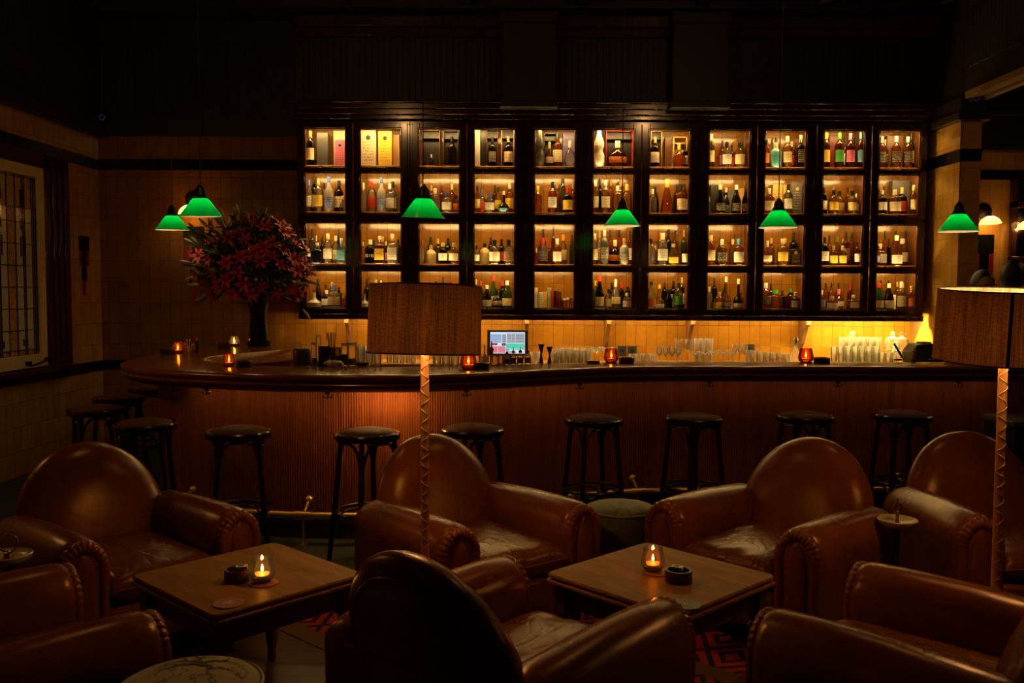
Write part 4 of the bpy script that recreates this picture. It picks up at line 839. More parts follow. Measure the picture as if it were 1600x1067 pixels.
# till
p = PY(793, 568, 8.35); t = thing('till_screen', 'till touchscreen glowing with blue, green and pink fields', 'till', (p.x, p.y, ZK))
z1, z0 = PY(793, 518, 8.35).z - ZK, PY(793, 553, 8.35).z - ZK; hw = (PY(825, 540, 8.35).x - PY(761, 540, 8.35).x) / 2
obj('bezel', MB().bb(-hw, hw, .0, .05, z0 - .02, z1 + .015), pm('grey_plastic', (.16, .17, .15), .4), t, bev=.006); obj('stand', MB().bb(-.05, .05, .02, .1, .0, z0).bb(-.1, .1, -.03, .14, 0, .015), M_black, t, bev=.004)
scr = thing('screen', None, None); scr.parent = t
cols = {'b': (.30, .42, .62), 'w': (.7, .78, .9), 'k': (.10, .09, .12), 'g': (.10, .62, .40), 'p': (.72, .20, .24), 'r': (.45, .06, .05), 'o': (.8, .2, .05), 'c': (.1, .45, .75)}
em = {k: emat('screen_' + k, v, 1.0) for k, v in cols.items()}; sb = MB(); names = list(cols); W_ = hw - .03; Hh = z1 - z0 - .01
def sq(c, u0, u1, v0, v1, d=0):
    sb.mi = names.index(c); sb.bb(-W_ + u0 * 2 * W_, -W_ + u1 * 2 * W_, -.002 - d, .001, z0 + .005 + v0 * Hh, z0 + .005 + v1 * Hh)
sq('w', 0, 1, 0, 1); sq('b', .01, .32, .50, .90, .001); sq('w', .01, .32, .91, .98, .001)
for i in range(9): sq('k', .34, .46, .5 + i * .045, .53 + i * .045, .001); sq('k', .48, .6, .5 + i * .05, .53 + i * .05, .001); sq('k', .61, .72, .5 + i * .05, .53 + i * .05, .001); sq('k', .73, .98, .5 + i * .05, .53 + i * .05, .001)
sq('r', .01, .21, .38, .49, .001); sq('k', .33, .45, .36, .48, .001); sq('p', .01, .21, .03, .33, .001); sq('p', .22, .44, .03, .34, .001); sq('g', .46, .99, .24, .46, .001); sq('c', .46, .56, .14, .23, .001); sq('g', .57, .88, .17, .23, .001); sq('o', .89, .99, .19, .24, .001); sq('p', .46, .75, .03, .1, .001)
o = obj('screen', sb, [em[k] for k in names], t, smooth=0); bpy.data.objects.remove(scr); o.name = 'screen'
# receipt printer and its paper, knife tool
p = PY(1444, 565, 7.9); k = p.y / F; zk = PY(1444, 567, 7.9).z
t = thing('receipt_printer', 'dark green receipt printer at the right end of the bar', 'printer', (p.x, 7.9, 0))
pr = [(-.135, zk), (-.14, zk + .10), (-.09, zk + .165), (.02, zk + .175), (.11, zk + .165), (.14, zk + .13), (.14, zk)]
obj('housing', MB().loft([[(x, -.06, z) for x, z in pr], [(x, .14, z) for x, z in pr]], True, True, True), pm('dark_green_plastic', (.02, .03, .018), .35), t, bev=.01)
obj('paper_slot', MB().bb(.01, .11, -.064, -.058, zk + .035, zk + .043), pm('slot_grey', (.35, .3, .12), .5), t); obj('lid', MB().bb(-.03, .06, .0, .1, zk + .172, zk + .185), M_black, t, bev=.004)
obj('printer_stand', MB().bb(-.13, .13, -.05, .13, 0, zk), M_dark, t)
p = onbar(1403, 563); sp = MB().box((0, 0, .075), (.014, .012, .13), ry=rad(-32)).lathe([(.001, 0), (.03, 0), (.028, .012), (.001, .014)], 14)
tag(obj('lever_squeezer', sp, M_black, loc=p, bev=.002), 'black lever tool leaning beside the glass domes', 'tool')
p = onbar(1428, 562.5); tag(obj('pepper_pot', MB().lathe([(.001, 0), (.016, 0), (.017, .05), (.013, .055), (.014, .075), (.001, .077)], 14), cm('c', 'x'), loc=p), 'small maroon pot standing before the receipt printer', 'pot')
# white lamp-like funnel by the till
p = PY(757, 560, 8.3); tag(obj('paper_funnel', MB().lathe([(.001, 0), (.028, 0), (.03, .03), (.008, .12), (.006, .2), (.001, .2)], 16), M_pap, loc=(p.x, 8.3, ZK)), 'white funnel standing left of the till screen', 'funnel')
# ------------------------------------------------------------------ furniture materials
def leather(name, c1, c2, rough=.23, wr=0):
    m, nt, p, o = new(name)
    tc = N(nt, 'ShaderNodeTexCoord'); n = N(nt, 'ShaderNodeTexNoise', i_Scale=5.0, i_Detail=7.0, i_Roughness=.65); L(nt, tc.outputs['Object'], n.inputs[0])
    mr = N(nt, 'ShaderNodeMapRange'); mr.inputs[1].default_value = .32; mr.inputs[2].default_value = .68; L(nt, n.outputs['Fac'], mr.inputs[0])
    mx = N(nt, 'ShaderNodeMix', data_type='RGBA'); mx.inputs[6].default_value = c4(c1); mx.inputs[7].default_value = c4(c2); L(nt, mr.outputs[0], mx.inputs[0]); L(nt, mx.outputs[2], p.inputs['Base Color'])
    rr = N(nt, 'ShaderNodeMapRange'); rr.inputs[3].default_value = rough + .1; rr.inputs[4].default_value = rough - .04; L(nt, n.outputs['Fac'], rr.inputs[0]); L(nt, rr.outputs[0], p.inputs['Roughness'])
    v = N(nt, 'ShaderNodeTexVoronoi', i_Scale=260.0); L(nt, tc.outputs['Object'], v.inputs[0])
    b = N(nt, 'ShaderNodeBump', i_Strength=.08, i_Distance=.002); L(nt, v.outputs['Distance'], b.inputs['Height'])
    n2 = N(nt, 'ShaderNodeTexNoise', i_Scale=16.0, i_Detail=4.0, i_Distortion=.4); L(nt, tc.outputs['Object'], n2.inputs[0])
    b2 = N(nt, 'ShaderNodeBump', i_Strength=.16, i_Distance=.01); L(nt, n2.outputs['Fac'], b2.inputs['Height']); L(nt, b.outputs[0], b2.inputs['Normal']); fin = b2
    if wr:
        mp = N(nt, 'ShaderNodeMapping'); mp.inputs['Scale'].default_value = (9, 3.2, 3); mp.inputs['Rotation'].default_value = (0, 0, .5); L(nt, tc.outputs['Object'], mp.inputs[0])
        n3 = N(nt, 'ShaderNodeTexNoise', i_Scale=.9, i_Detail=2.0, i_Distortion=1.4); L(nt, mp.outputs[0], n3.inputs[0])
        s1 = N(nt, 'ShaderNodeMath', operation='SUBTRACT'); s1.inputs[1].default_value = .5; L(nt, n3.outputs['Fac'], s1.inputs[0]); s2 = N(nt, 'ShaderNodeMath', operation='ABSOLUTE'); L(nt, s1.outputs[0], s2.inputs[0])
        s3 = N(nt, 'ShaderNodeMath', operation='POWER'); s3.inputs[1].default_value = .5; L(nt, s2.outputs[0], s3.inputs[0])
        b3 = N(nt, 'ShaderNodeBump', i_Strength=wr, i_Distance=.02); L(nt, s3.outputs[0], b3.inputs['Height']); L(nt, b2.outputs[0], b3.inputs['Normal']); fin = b3
    p.inputs['Specular Tint'].default_value = (1, .62, .25, 1); L(nt, fin.outputs[0], p.inputs['Normal'])
    p.inputs['Specular IOR Level'].default_value = .3
    return m
M_lea = leather('cognac_leather', (.11, .026, .004), (.20, .052, .008))
M_seat = leather('creased_seat_leather', (.095, .026, .003), (.16, .046, .006), .25, .3)
# ------------------------------------------------------------------ club armchair (front faces -y)
def blend(a, b, t): return a + (b - a) * t
def pillow(mb, out, cen, yf, yb, lean=None, flat=3.2):
    S_ = [.02, .3, .52, .68, .8, .88, .94, .975, .994, 1.0]
    rings = []
    for side, amp in ((-1, yf), (1, yb)):
        rs = S_ if side < 0 else S_[::-1][1:]
        for s in rs:
            d = amp * (max(0, 1 - s ** flat)) ** .5 * side
            ring = []
            for x, z in out:
                X, Z = cen[0] + (x - cen[0]) * s, cen[1] + (z - cen[1]) * s
                ring.append((X, d, Z))
            rings.append(ring)
    if lean: rings = [[lean(p) for p in r] for r in rings]
    return mb.loft(rings, True, True, True)
def chair_parts():
    P = []
    # back: tombstone outline
    out = []
    w, zs = .355, .47
    for k in range(8): out.append((-w * (.90 + .10 * k / 8), .2 + (zs - .2) * k / 8))
    for k in range(33): a = PI - PI * k / 32; out.append((w * math.cos(a), zs + .385 * math.sin(a)))
    for k in range(7, -1, -1): out.append((w * (.90 + .10 * k / 8), .2 + (zs - .2) * k / 8))
    for k in range(1, 9): out.append((w * .9 * (1 - 2 * k / 9), .2))
    lean = lambda p: (p[0], p[1] + .24 + (p[2] - .3) * .30, p[2])
    P.append(('backrest', pillow(MB(), out, (0, .5), .125, .085, lean, 3.6), M_lea, 180))
    wl = []
    for x, z in out[2:-10]:
        q = lean((x * .80, .085 * (1 - .80 ** 3.6) ** .5 + .001, .5 + (z - .5) * .80)); wl.append(q)
    P.append(('back_welt', MB().tube(wl, .006, 6), M_lea, 180))
    # arms
    aw, z0, zt = .115, .09, .60
    def sec(ins, y, dz=0):
        pts = []; W = aw - ins; zc = .455
        for k in range(6): pts.append((-W * (.97 + .03 * k / 5), y, z0 + ins * .5 + (zc - z0 - ins * .5) * k / 6))
        for k in range(13): a = PI - PI * k / 12; pts.append((W * 1.03 * math.cos(a), y, zc + (zt - zc - ins + dz) * math.sin(a)))
        for k in range(5, -1, -1): pts.append((W * (.97 + .03 * k / 5), y, z0 + ins * .5 + (zc - z0 - ins * .5) * k / 6))
        return pts
    for s in (-1, 1):
        ax = s * .35; mb = MB(); rings = []
        for ins, y, dz in ((.05, -.44, 0), (.022, -.432, 0), (.008, -.415, 0), (0, -.385, 0), (0, -.25, .003), (0, -.05, .0), (0, .12, -.01), (0, .27, -.02), (.006, .33, -.03), (.02, .36, -.035), (.05, .375, -.04)): rings.append([(p[0] + ax, p[1], p[2]) for p in sec(ins, y, dz)])
        mb.loft(rings, True, True, True); arm = ('armrest', mb, M_lea, 180)
        # pleated roll round the front
        path, rr = [], []
        base = sec(.034, -.428); n = len(base); fine = []
        for i in range(n - 1):
            for t in (0, .2, .4, .6, .8): fine.append(Vector(base[i]).lerp(Vector(base[i + 1]), t))
        for i, p in enumerate(fine):
            ph = i / len(fine); mid = max(0, 1 - abs(ph - .5) / .36)
            path.append((p.x + ax, p.y + .004, p.z)); rr.append(.027 + (.0036 * math.cos(i * PI * .5) * mid))
        pl = ('pleated_roll', MB().tube(path, rr, 10), M_lea, 180)
        ov = [(ax + .052 * math.sin(a) * (1 if math.cos(a) > 0 else 1.0), (.325 + (.215 if math.cos(a) > 0 else .205) * (abs(math.cos(a)) ** .6) * (1 if math.cos(a) > 0 else -1))) for a in [2 * PI * k / 28 for k in range(28)]]
        fp = ('front_panel', pillow(MB(), ov, (ax, .33), .022, .02, lambda p: (p[0], p[1] - .436, p[2]), 3), M_lea, 180)
        P.append(arm + ([pl, fp],))
    # seat cushion with creases
    mb = MB(); nx, ny = 22, 26; g = []
    hw, y0, y1 = .245, -.455, .24
    rr = random.Random(3); cre = [(rr.uniform(-1, 1), rr.uniform(-1, 1), rr.uniform(-.8, .8), rr.uniform(.004, .010)) for _ in range(9)]
    def cz(u, v):
        e = max(0, (1 - abs(u) ** 7)) ** .4 * max(0, (1 - abs(v) ** 9)) ** .4; z = .355 + .075 * e + .012 * e * (1 - u * u)
        if e > .5:
            for cu, cv, an, am in cre:
                d = (u - cu) * math.cos(an) + (v - cv) * math.sin(an); t = -(u - cu) * math.sin(an) + (v - cv) * math.cos(an)
                z -= am * math.exp(-(d / .07) ** 2) * math.exp(-(t / .55) ** 2)
        return z
    for side in (1, -1):
        for j in range(ny + 1):
            for i in range(nx + 1):
                u, v = math.sin((-1 + 2 * i / nx) * PI / 2), math.sin((-1 + 2 * j / ny) * PI / 2); z = cz(u, v)
                if side < 0: z = .355 - (z - .355) * .9
                g.append((u * hw, blend(y0, y1, (v + 1) / 2), z))
    fs = []; o2 = (nx + 1) * (ny + 1)
    for j in range(ny):
        for i in range(nx):
            a = j * (nx + 1) + i; fs.append((a, a + 1, a + nx + 2, a + nx + 1)); fs.append((o2 + a, o2 + a + nx + 1, o2 + a + nx + 2, o2 + a + 1))
    mb.add(g, fs); P.append(('seat_cushion', mb, M_seat, 180))
    pth = [(-hw, y0 + .02, .36), (-hw + .01, y0, .36), (hw - .01, y0, .36), (hw, y0 + .02, .36)]
    P.append(('seat_piping', MB().tube(pth, .005, 6), M_lea, 180))
    fr = MB().bb(-.25, .25, -.44, .30, .10, .285); P.append(('seat_base', fr, M_lea, 40))
    bs = MB().loft([[(x * s, .30 + d, z) for x, z in ((-.40, .1), (-.40, .44), (-.33, .5), (.33, .5), (.40, .44), (.40, .1))] for s, d in ((1, 0), (1, .06), (.95, .09))], True, True, True)
    P.append(('back_base', bs, M_lea, 40))
    for x in (-.36, .36):
        for y in (-.38, .30): P.append(('foot', MB().lathe([(.001, 0), (.02, 0), (.03, .09), (.001, .1)], 10, (x, y, 0)), M_black, 40))
    return P
GROUPC = 'leather club armchairs'
def make_chair(label):
    t = thing('club_armchair', label, 'armchair', (0, 0, 0), 0, GROUPC)
    for p in chair_parts():
        o = obj(p[0], p[1], p[2], t, smooth=p[3], bev=.02 if p[0] == 'seat_base' else 0)
        if len(p) > 4:
            for q in p[4]: obj(q[0], q[1], q[2], o, smooth=q[3])
    return t
chairs = [((-1.80, 4.08), (.74, -.67), 'brown leather club armchair at the far left, facing right toward the left table'),
          ((-.20, 4.33), (.60, -.80), 'russet leather club armchair behind the left floor lamp pole'),
          ((1.285, 4.31), (-.72, -.70), 'russet leather club armchair behind the right table, angled left'),
          ((2.46, 4.42), (.02, -1), 'dark leather club armchair behind the right floor lamp'),
          ((-.03, 2.82), (.66, .75), 'brown leather club armchair seen from behind between the two tables'),
          ((1.37, 2.76), (-.71, .70), 'brown leather club armchair cut off at the lower right corner'),
          ((-1.68, 2.70), (.69, .72), 'brown leather club armchair at the lower left corner, arms only')]
c0 = None
for (x, y), (fx, fy), lab in chairs:
    rz = math.atan2(fx, -fy)                 # local -y -> (fx, fy)
    if c0 is None: c0 = make_chair(lab); c0.location = (x, y, 0); c0.rotation_euler[2] = rz
    else: dup(c0, (x, y, 0), rz, lab)
# ------------------------------------------------------------------ bentwood bar stools
def make_stool(label):
    t = thing('bar_stool', label, 'stool', (0, 0, 0), 0, 'bentwood bar stools')
    zs = .775; r = .192
    obj('seat_frame', MB().lathe([(r - .045, zs - .04), (r - .004, zs - .04), (r, zs - .03), (r, zs - .008), (r - .008, zs), (r - .025, zs - .001), (r - .03, zs - .012), (r - .045, zs - .012)], 36, cap=False), M_bent, t)
    obj('seat_pad', MB().lathe([(.001, zs - .03), (r - .03, zs - .02), (r - .03, zs - .002), (r - .04, zs + .008), (.10, zs + .02), (.001, zs + .024)], 36), M_padl, t)
    legs = []
    for k in range(4):
        a = PI / 4 + k * PI / 2; ca, sa = math.cos(a), math.sin(a)
        rr_ = lambda z: .155 + (.235 - .155) * ((zs - .02 - z) / zs) ** 1.2
        pts = [(ca * rr_(z), sa * rr_(z), z) for z in (zs - .02, .6, .45, .3, .15, .012, 0)]
        obj('leg', MB().tube(pts, [.015, .016, .017, .017, .016, .014, .014], 10), M_bent, t)
        a2 = a + PI / 2; A = Vector((ca * rr_(.53), sa * rr_(.53), .53)); B = Vector((math.cos(a2) * rr_(.53), math.sin(a2) * rr_(.53), .53)); M_ = (A + B) / 2
        arc = []
        for i in range(13):
            u = i / 12; p = A.lerp(B, u); p = p + M_.normalized() * 0 + Vector((0, 0, .19 * (1 - (2 * u - 1) ** 4))); q = Vector((p.x, p.y, 0)); out = q.normalized() * (.02 * math.sin(PI * u)); arc.append(p + out)
        obj('brace', MB().tube(arc, .009, 8), M_bent, t)
        C_ = Vector((ca * rr_(.16), sa * rr_(.16), .16)); D_ = Vector((math.cos(a2) * rr_(.16), math.sin(a2) * rr_(.16), .16))
        arc = [C_.lerp(D_, i / 12) + Vector((0, 0, .13 * (1 - (2 * i / 12 - 1) ** 4))) for i in range(13)]
        obj('lower_brace', MB().tube(arc, .007, 8), M_bent, t)
    rg = [(.185 * math.cos(2 * PI * k / 36), .185 * math.sin(2 * PI * k / 36), .31) for k in range(36)]
    obj('foot_ring', MB().tube(rg, .011, 10, True), M_bent, t)
    return t
st0 = None
for i, (x, y, rz, lab) in enumerate(((373, 672, .3, 'bentwood stool at the bar, third from left along its front'), (574, 675, .75, 'bentwood stool left of the russet armchair and left lamp pole'), (738, 668.5, .55, 'bentwood stool partly behind the russet armchair with the lamp'), (927, 653, .35, 'bentwood stool right behind the small green velvet pouf'), (1084, 651, .5, 'bentwood stool right of the green velvet pouf'),
        (1258, 648.5, .8, 'bentwood stool rising behind the armchair right of the table'), (1410, 646.5, .1, 'bentwood stool at the bar behind the marble ashtray stand, rightmost'), (227, 660, .2, 'glossy topped bentwood stool in front of the left bend of the bar'),
        (150, 638, .6, 'bentwood stool nearest the left wall, behind the left armchair'), (185, 620, .9, 'bentwood stool near the left wall, second back around the bend'), (237, 606, .4, 'bentwood stool mostly hidden at the far left under the bar end'))):
    p = PZ(x, y, .775)
    if st0 is None: st0 = make_stool(lab); st0.location = (p.x, p.y, 0); st0.rotation_euler[2] = rz
    else: dup(st0, (p.x, p.y, 0), rz, lab)
# ------------------------------------------------------------------ low square tables
def make_table(label):
    t = thing('low_table', label, 'table', (0, 0, 0), 0, 'square low tables'); h, a = .50, .315
    prof = [(0, 0), (.004, -.006), (.004, -.012), (-.004, -.016), (-.004, -.02), (.008, -.026), (.008, -.034), (-.003, -.042), (-.02, -.046)]
    rings = []
    for d, z in prof:
        b = a + d; ring = []
        for (sx, sy) in ((1, 1), (-1, 1), (-1, -1), (1, -1)):
            for k in range(5):
                an = {(1, 1): 0, (-1, 1): PI / 2, (-1, -1): PI, (1, -1): 1.5 * PI}[sx, sy] + PI / 2 * k / 4; r = .03
                ring.append((sx * (b - r) + r * math.cos(an), sy * (b - r) + r * math.sin(an), h + z))
        rings.append(ring)
    obj('tabletop', MB().loft(rings, True, True, True), M_table, t, smooth=30)
    ap = MB(); b = a - .05
    for s in (-1, 1): ap.bb(-b, b, s * b - .01, s * b + .01, h - .13, h - .045).bb(s * b - .01, s * b + .01, -b, b, h - .13, h - .045)
    obj('apron', ap, M_tabled, t, bev=.003)
    lp = [(.001, 0), (.016, 0), (.02, .02), (.016, .05), (.024, .09), (.03, .2), (.032, .26), (.022, .285), (.032, .295), (.034, .305), (.022, .32), (.03, .33), (.03, .35)]
    for sx in (-1, 1):
        for sy in (-1, 1):
            l = MB().lathe(lp, 16, (sx * b, sy * b, 0)).bb(sx * b - .03, sx * b + .03, sy * b - .03, sy * b + .03, .345, h - .045); obj('leg', l, M_tabled, t, smooth=40)
    return t
T1 = make_table('square wooden low table at the left with a smoky votive'); T1.location = (-1.02, 3.42, 0); T1.rotation_euler[2] = rad(47)
T2 = dup(T1, (.585, 3.445, 0), rad(43.5), 'square wooden low table at the right with an amber votive')
def ontab(x, y): return PZ(x, y, .5006)
M_cst = pm('terracotta_card', (.30, .085, .035), .5); M_cst2 = pm('olive_card', (.09, .085, .04), .5); M_ink = pm('pale_print', (.6, .55, .42), .6); M_csto = pm('orange_card', (.5, .12, .02), .5)
def coaster(x, y, m, lab, marks=True, n=1):
    p = ontab(x, y); o = tag(obj('coaster', MB().lathe([(.001, 0), (.054, 0), (.055, .001), (.055, .003), (.054, .004), (.001, .004)], 32), m, loc=p, smooth=30), lab, 'coaster')
    if marks:
        mk = MB()
        for k in range(3):
            for j in range(4 - (k % 2)): mk.bb(-.018 + j * .01, -.011 + j * .01, -.012 + k * .009, -.008 + k * .009, .004, .0044)
        mk.lathe([(.001, .004), (.005, .004), (.005, .0044), (.001, .0044)], 10, (.0, .018, 0)); obj('printed_mark', mk, M_ink, o, smooth=0)
    return o
coaster(357, 943, M_cst, 'terracotta round coaster with pale print near the left table corner')
ck = coaster(412, 911, M_csto, 'orange round coaster under the smoky votive', False)
coaster(1028, 894.5, M_csto, 'orange round coaster under the amber table votive', False)
o = coaster(1071, 945, M_cst2, 'olive round coaster with a small white mark near table corner', False)
mk = MB().lathe([(.001, .004), (.006, .004), (.006, .0044), (.001, .0044)], 10, (-.002, 0, 0)).box((.005, .004, .0042), (.012, .004, .0004), rz=.7).box((-.004, .008, .0042), (.003, .008, .0004), rz=-.3)
obj('printed_mark', mk, M_ink, o, smooth=0)
votive(ontab(410, 909) + Vector((0, 0, .0045)), 'lit smoky glass votive on the left low table', 'smoke', .98, .9)
votive(ontab(1020, 892) + Vector((0, 0, .0045)), 'lit amber votive on the right low table', 'rose', .98, .8)
p = ontab(370, 907); ashtray(p, 'round dark ashtray beside the smoky votive on the left table', .046, .045); matchbox(p + Vector((.018, .004, .0455)), 'small white matchbox lying on the left table ashtray', .3)
p = ontab(1060, 908); ashtray(p, 'round dark ashtray beside the amber votive on the right table', .052, .045); matchbox(p + Vector((-.004, .006, .0455)), 'small white matchbox lying on the right table ashtray', -.5)
# ------------------------------------------------------------------ poufs
def velvet(name, c1, c2, scale, tree=False):
    m, nt, p, o = new(name); tc = N(nt, 'ShaderNodeTexCoord')
    n = N(nt, 'ShaderNodeTexNoise', i_Scale=scale, i_Detail=5.0, i_Distortion=2.2 if tree else 1.0); L(nt, tc.outputs['Object'], n.inputs[0])
    mr = N(nt, 'ShaderNodeMapRange'); mr.inputs[1].default_value = .44; mr.inputs[2].default_value = .50 if tree else .62; L(nt, n.outputs['Fac'], mr.inputs[0])
    if tree:
        a = N(nt, 'ShaderNodeMath', operation='SUBTRACT'); a.inputs[1].default_value = .5; L(nt, n.outputs['Fac'], a.inputs[0])
        ab = N(nt, 'ShaderNodeMath', operation='ABSOLUTE'); L(nt, a.outputs[0], ab.inputs[0]); mr.inputs[1].default_value = .008; mr.inputs[2].default_value = .02; L(nt, ab.outputs[0], mr.inputs[0])
    mx = N(nt, 'ShaderNodeMix', data_type='RGBA'); mx.inputs[6].default_value = c4(c1); mx.inputs[7].default_value = c4(c2); L(nt, mr.outputs[0], mx.inputs[0]); L(nt, mx.outputs[2], p.inputs['Base Color'])
    p.inputs['Roughness'].default_value = .8; p.inputs['Sheen Weight'].default_value = .3; return m
M_gv = velvet('mottled_green_velvet', (.06, .06, .018), (.13, .12, .035), 14); M_tr = velvet('branch_print_fabric', (.05, .04, .016), (.26, .20, .075), 3.2, True); M_pip = pm('olive_piping', (.16, .13, .045), .6)
def pouf(p, r, h, m, label, leg_h):
    t = thing('round_pouf', label, 'pouf', (p.x, p.y, 0))
    obj('cushion', MB().lathe([(.001, leg_h + .03), (r * .86, leg_h + .03), (r * .97, h - .09), (r, h - .03), (r * .985, h - .012), (r * .9, h + .004), (r * .5, h + .02), (.001, h + .026)], 40), m, t, smooth=60)
    obj('piping', MB().tube([(r * math.cos(2 * PI * k / 48), r * math.sin(2 * PI * k / 48), h - .012) for k in range(48)], .007, 6, True), M_pip, t)
    obj('base_ring', MB().lathe([(.001, leg_h), (r * .8, leg_h), (r * .84, leg_h + .015), (r * .8, leg_h + .03), (.001, leg_h + .03)], 32), M_dark, t)
    for k in range(4):
        a = PI / 4 + k * PI / 2 + .3; obj('leg', MB().lathe([(.001, 0), (.016, 0), (.02, .1), (.03, leg_h), (.001, leg_h)], 12, (r * .62 * math.cos(a), r * .62 * math.sin(a), 0)), M_black, t)
    return t
pouf(PZ(970, 791, .49), .18, .49, M_gv, 'small round green velvet pouf between the two russet armchairs', .25)
pf = pouf(PZ(297, 1066, .50), .196, .50, M_tr, 'round pouf with dark branch print at the lower left edge', .12)
br = MB()
def branch(p, a, l, w, dep):
    q = p + Vector((math.cos(a), math.sin(a), 0)) * l
    pts = [p.lerp(q, k / 4) + Vector((-math.sin(a), math.cos(a), 0)) * R.uniform(-.006, .006) for k in range(5)]
    top_, bot_ = [], []
    for k, v in enumerate(pts):
        z = .5275 - .020 * (v.length / .18) ** 2; ww = w * (1 - .6 * k / 4); n = Vector((-math.sin(a), math.cos(a), 0))
        top_.append((v.x + n.x * ww, v.y + n.y * ww, z)); bot_.append((v.x - n.x * ww, v.y - n.y * ww, z))
    br.loft([top_, bot_], False)
    if dep and q.length < .15:
        for da in (R.uniform(.3, .8), -R.uniform(.3, .8)): branch(q, a + da, l * R.uniform(.6, .85), w * .5, dep - 1)
for a in (1.9, 3.4, .4, 2.7, 5.6): branch(Vector((.0, .08, 0)), a, .055, .010, 4)
obj('branch_print', br, pm('branch_ink', (.045, .036, .015), .8), pf, smooth=0)
# marble ashtray stands
M_marb = pm('cream_marble', (.50, .40, .19), .3, var=.12, vscale=9)
def stand(x, y, lab, hole):
    p = PZ(x, y, .56); t = thing('ashtray_stand', lab, 'ashtray stand', (p.x, p.y, 0), 0, 'marble ashtray stands')
    obj('dish', MB().lathe([(.001, .535), (.06, .535), (.082, .552), (.088, .568), (.084, .572), (.074, .56), (.05, .552), (.001, .55)], 32), M_marb, t)
    obj('pole', MB().lathe([(.001, .27), (.018, .27), (.014, .30), (.013, .5), (.02, .535), (.001, .536)], 14), M_black, t); obj('collar', MB().lathe([(.02, .25), (.022, .26), (.02, .275), (.001, .275)], 14), M_brass, t)
    obj('column', MB().lathe([(.001, .03), (.024, .03), (.019, .25), (.001, .251)], 16), M_marb, t); obj('foot', MB().lathe([(.001, 0), (.11, 0), (.105, .02), (.03, .035), (.001, .036)], 24), M_marb, t)
    if hole == 'ring': hb = MB().tube([(.036 * math.cos(a), .004 * math.sin(3 * a), .612 + .036 * math.sin(a)) for a in [2 * PI * k / 28 for k in range(28)]], .004, 8, True).lathe([(.001, .55), (.022, .55), (.014, .575), (.001, .58)], 12)
    else:
        hb = MB().lathe([(.001, .55), (.012, .55), (.007, .57), (.009, .60), (.004, .605)], 10)
        for s in (-1, 1): hb.tube([(s * (.004 + .016 * math.sin(PI * k / 10)), 0, .60 + .045 * k / 10) for k in range(11)], .0035, 6).tube([(s * .003, 0, .615), (s * .01, 0, .63), (0, 0, .645), (0, 0, .665)], .003, 6)
    obj('handle', hb, pm('bronze', (.32, .17, .05), .3, 1), t)
stand(1402, 814, 'cream marble ashtray stand with bronze handle right of the armchairs', 'knot'); stand(13, 869, 'cream marble ashtray stand with bronze ring at the left edge', 'ring')
# ------------------------------------------------------------------ floor lamps
M_shade = shellmat('brown_linen_shade', (.26, .105, .035), (.85, .74, .52), .05, 0, weave=1); M_wrap = pm('tan_leather_wrap', (.80, .38, .12), .4, bump=.1, var=.15)
M_thr = pm('waxed_thread', (.85, .52, .24), .5)
M_fbulb = emat('floor_lamp_bulb', WARM, 60)
def floorlamp(px, ptop, pbot, y, r, lab, tilt, base=None):
    p = PY(px, (ptop + pbot) / 2, y); zt, zb = PY(px, ptop, y).z, PY(px, pbot, y).z; X = PY(px, 700, y).x
    t = thing('floor_lamp', lab, 'floor lamp', (X, y, 0), 0, 'leather wrapped floor lamps')
    h = zt - zb
    sh = obj('lamp_shade', MB().lathe([(r * 1.01, -h / 2), (r * 1.005, -h / 4), (r * 1.0, 0), (r * .995, h / 4), (r * .99, h / 2)], 64, cap=False), M_shade, t, (p.x - X, 0, (zt + zb) / 2), smooth=180); sh.rotation_euler = tilt
    for s, k in ((-1, 1.01), (1, .99)): obj('shade_rim', MB().tube([(r * k * math.cos(2 * PI * i / 64), r * k * math.sin(2 * PI * i / 64), s * h / 2) for i in range(64)], .0028, 6, True), M_black, sh)
    spi = MB()
    for k in range(3): a = k * 2 * PI / 3 + .5; spi.tube([(0, 0, h * .38), (r * .98 * math.cos(a), r * .98 * math.sin(a), h * .42)], .003, 6)
    spi.lathe([(.001, h * .36), (.02, h * .36), (.02, h * .4), (.001, h * .4)], 12); obj('shade_spider', spi, M_brass, sh)
    if base: obj('shade_seam', MB().loft([[(r * 1.012 * math.cos(a), r * 1.012 * math.sin(a), z) for a in (base - .026, base + .026)] for z in (-h / 2, h / 2)], False), M_black, sh, smooth=0)
    pw = .0165; top_ = (zt + zb) / 2 - .02
    obj('pole', MB().lathe([(.001, .03), (pw, .03), (pw * 1.0, top_), (.001, top_)], 18), M_wrap, t)
    st = MB(); zz = .1; k = 0; pts = []
    while zz < top_ - .01:
        s = 1 if k % 2 else -1
        for q in range(5):
            a = -PI / 2 + s * (-1.35 + 2.7 * q / 4); pts.append((pw * 1.04 * math.cos(a), pw * 1.04 * math.sin(a), zz + .032 * q / 4))
        zz += .036; k += 1
    obj('lacing', st.tube(pts, .0018, 5), M_thr, t)
    obj('base', MB().lathe([(.001, 0), (.14, 0), (.14, .012), (.03, .028), (.001, .03)], 32), M_iron, t)
    sk = obj('socket', MB().lathe([(.001, top_), (.02, top_), (.02, top_ + .05), (.001, top_ + .05)], 14), M_iron, t)
    for k in range(3):
        q = (.062 * math.sin(PI + k * 2 * PI / 3), .062 * math.cos(PI + k * 2 * PI / 3), top_ - .02)
        obj('bulb', MB().sphere(q, .024, 14, 10), M_fbulb, t); light('floor_lamp_light', q, 4.8, WARM, .034, t)
    return t
floorlamp(664, 447.5, 552, 3.52, .2215, 'floor lamp with brown linen shade in front of the russet armchair', (rad(-2.9), rad(1.0), 0))
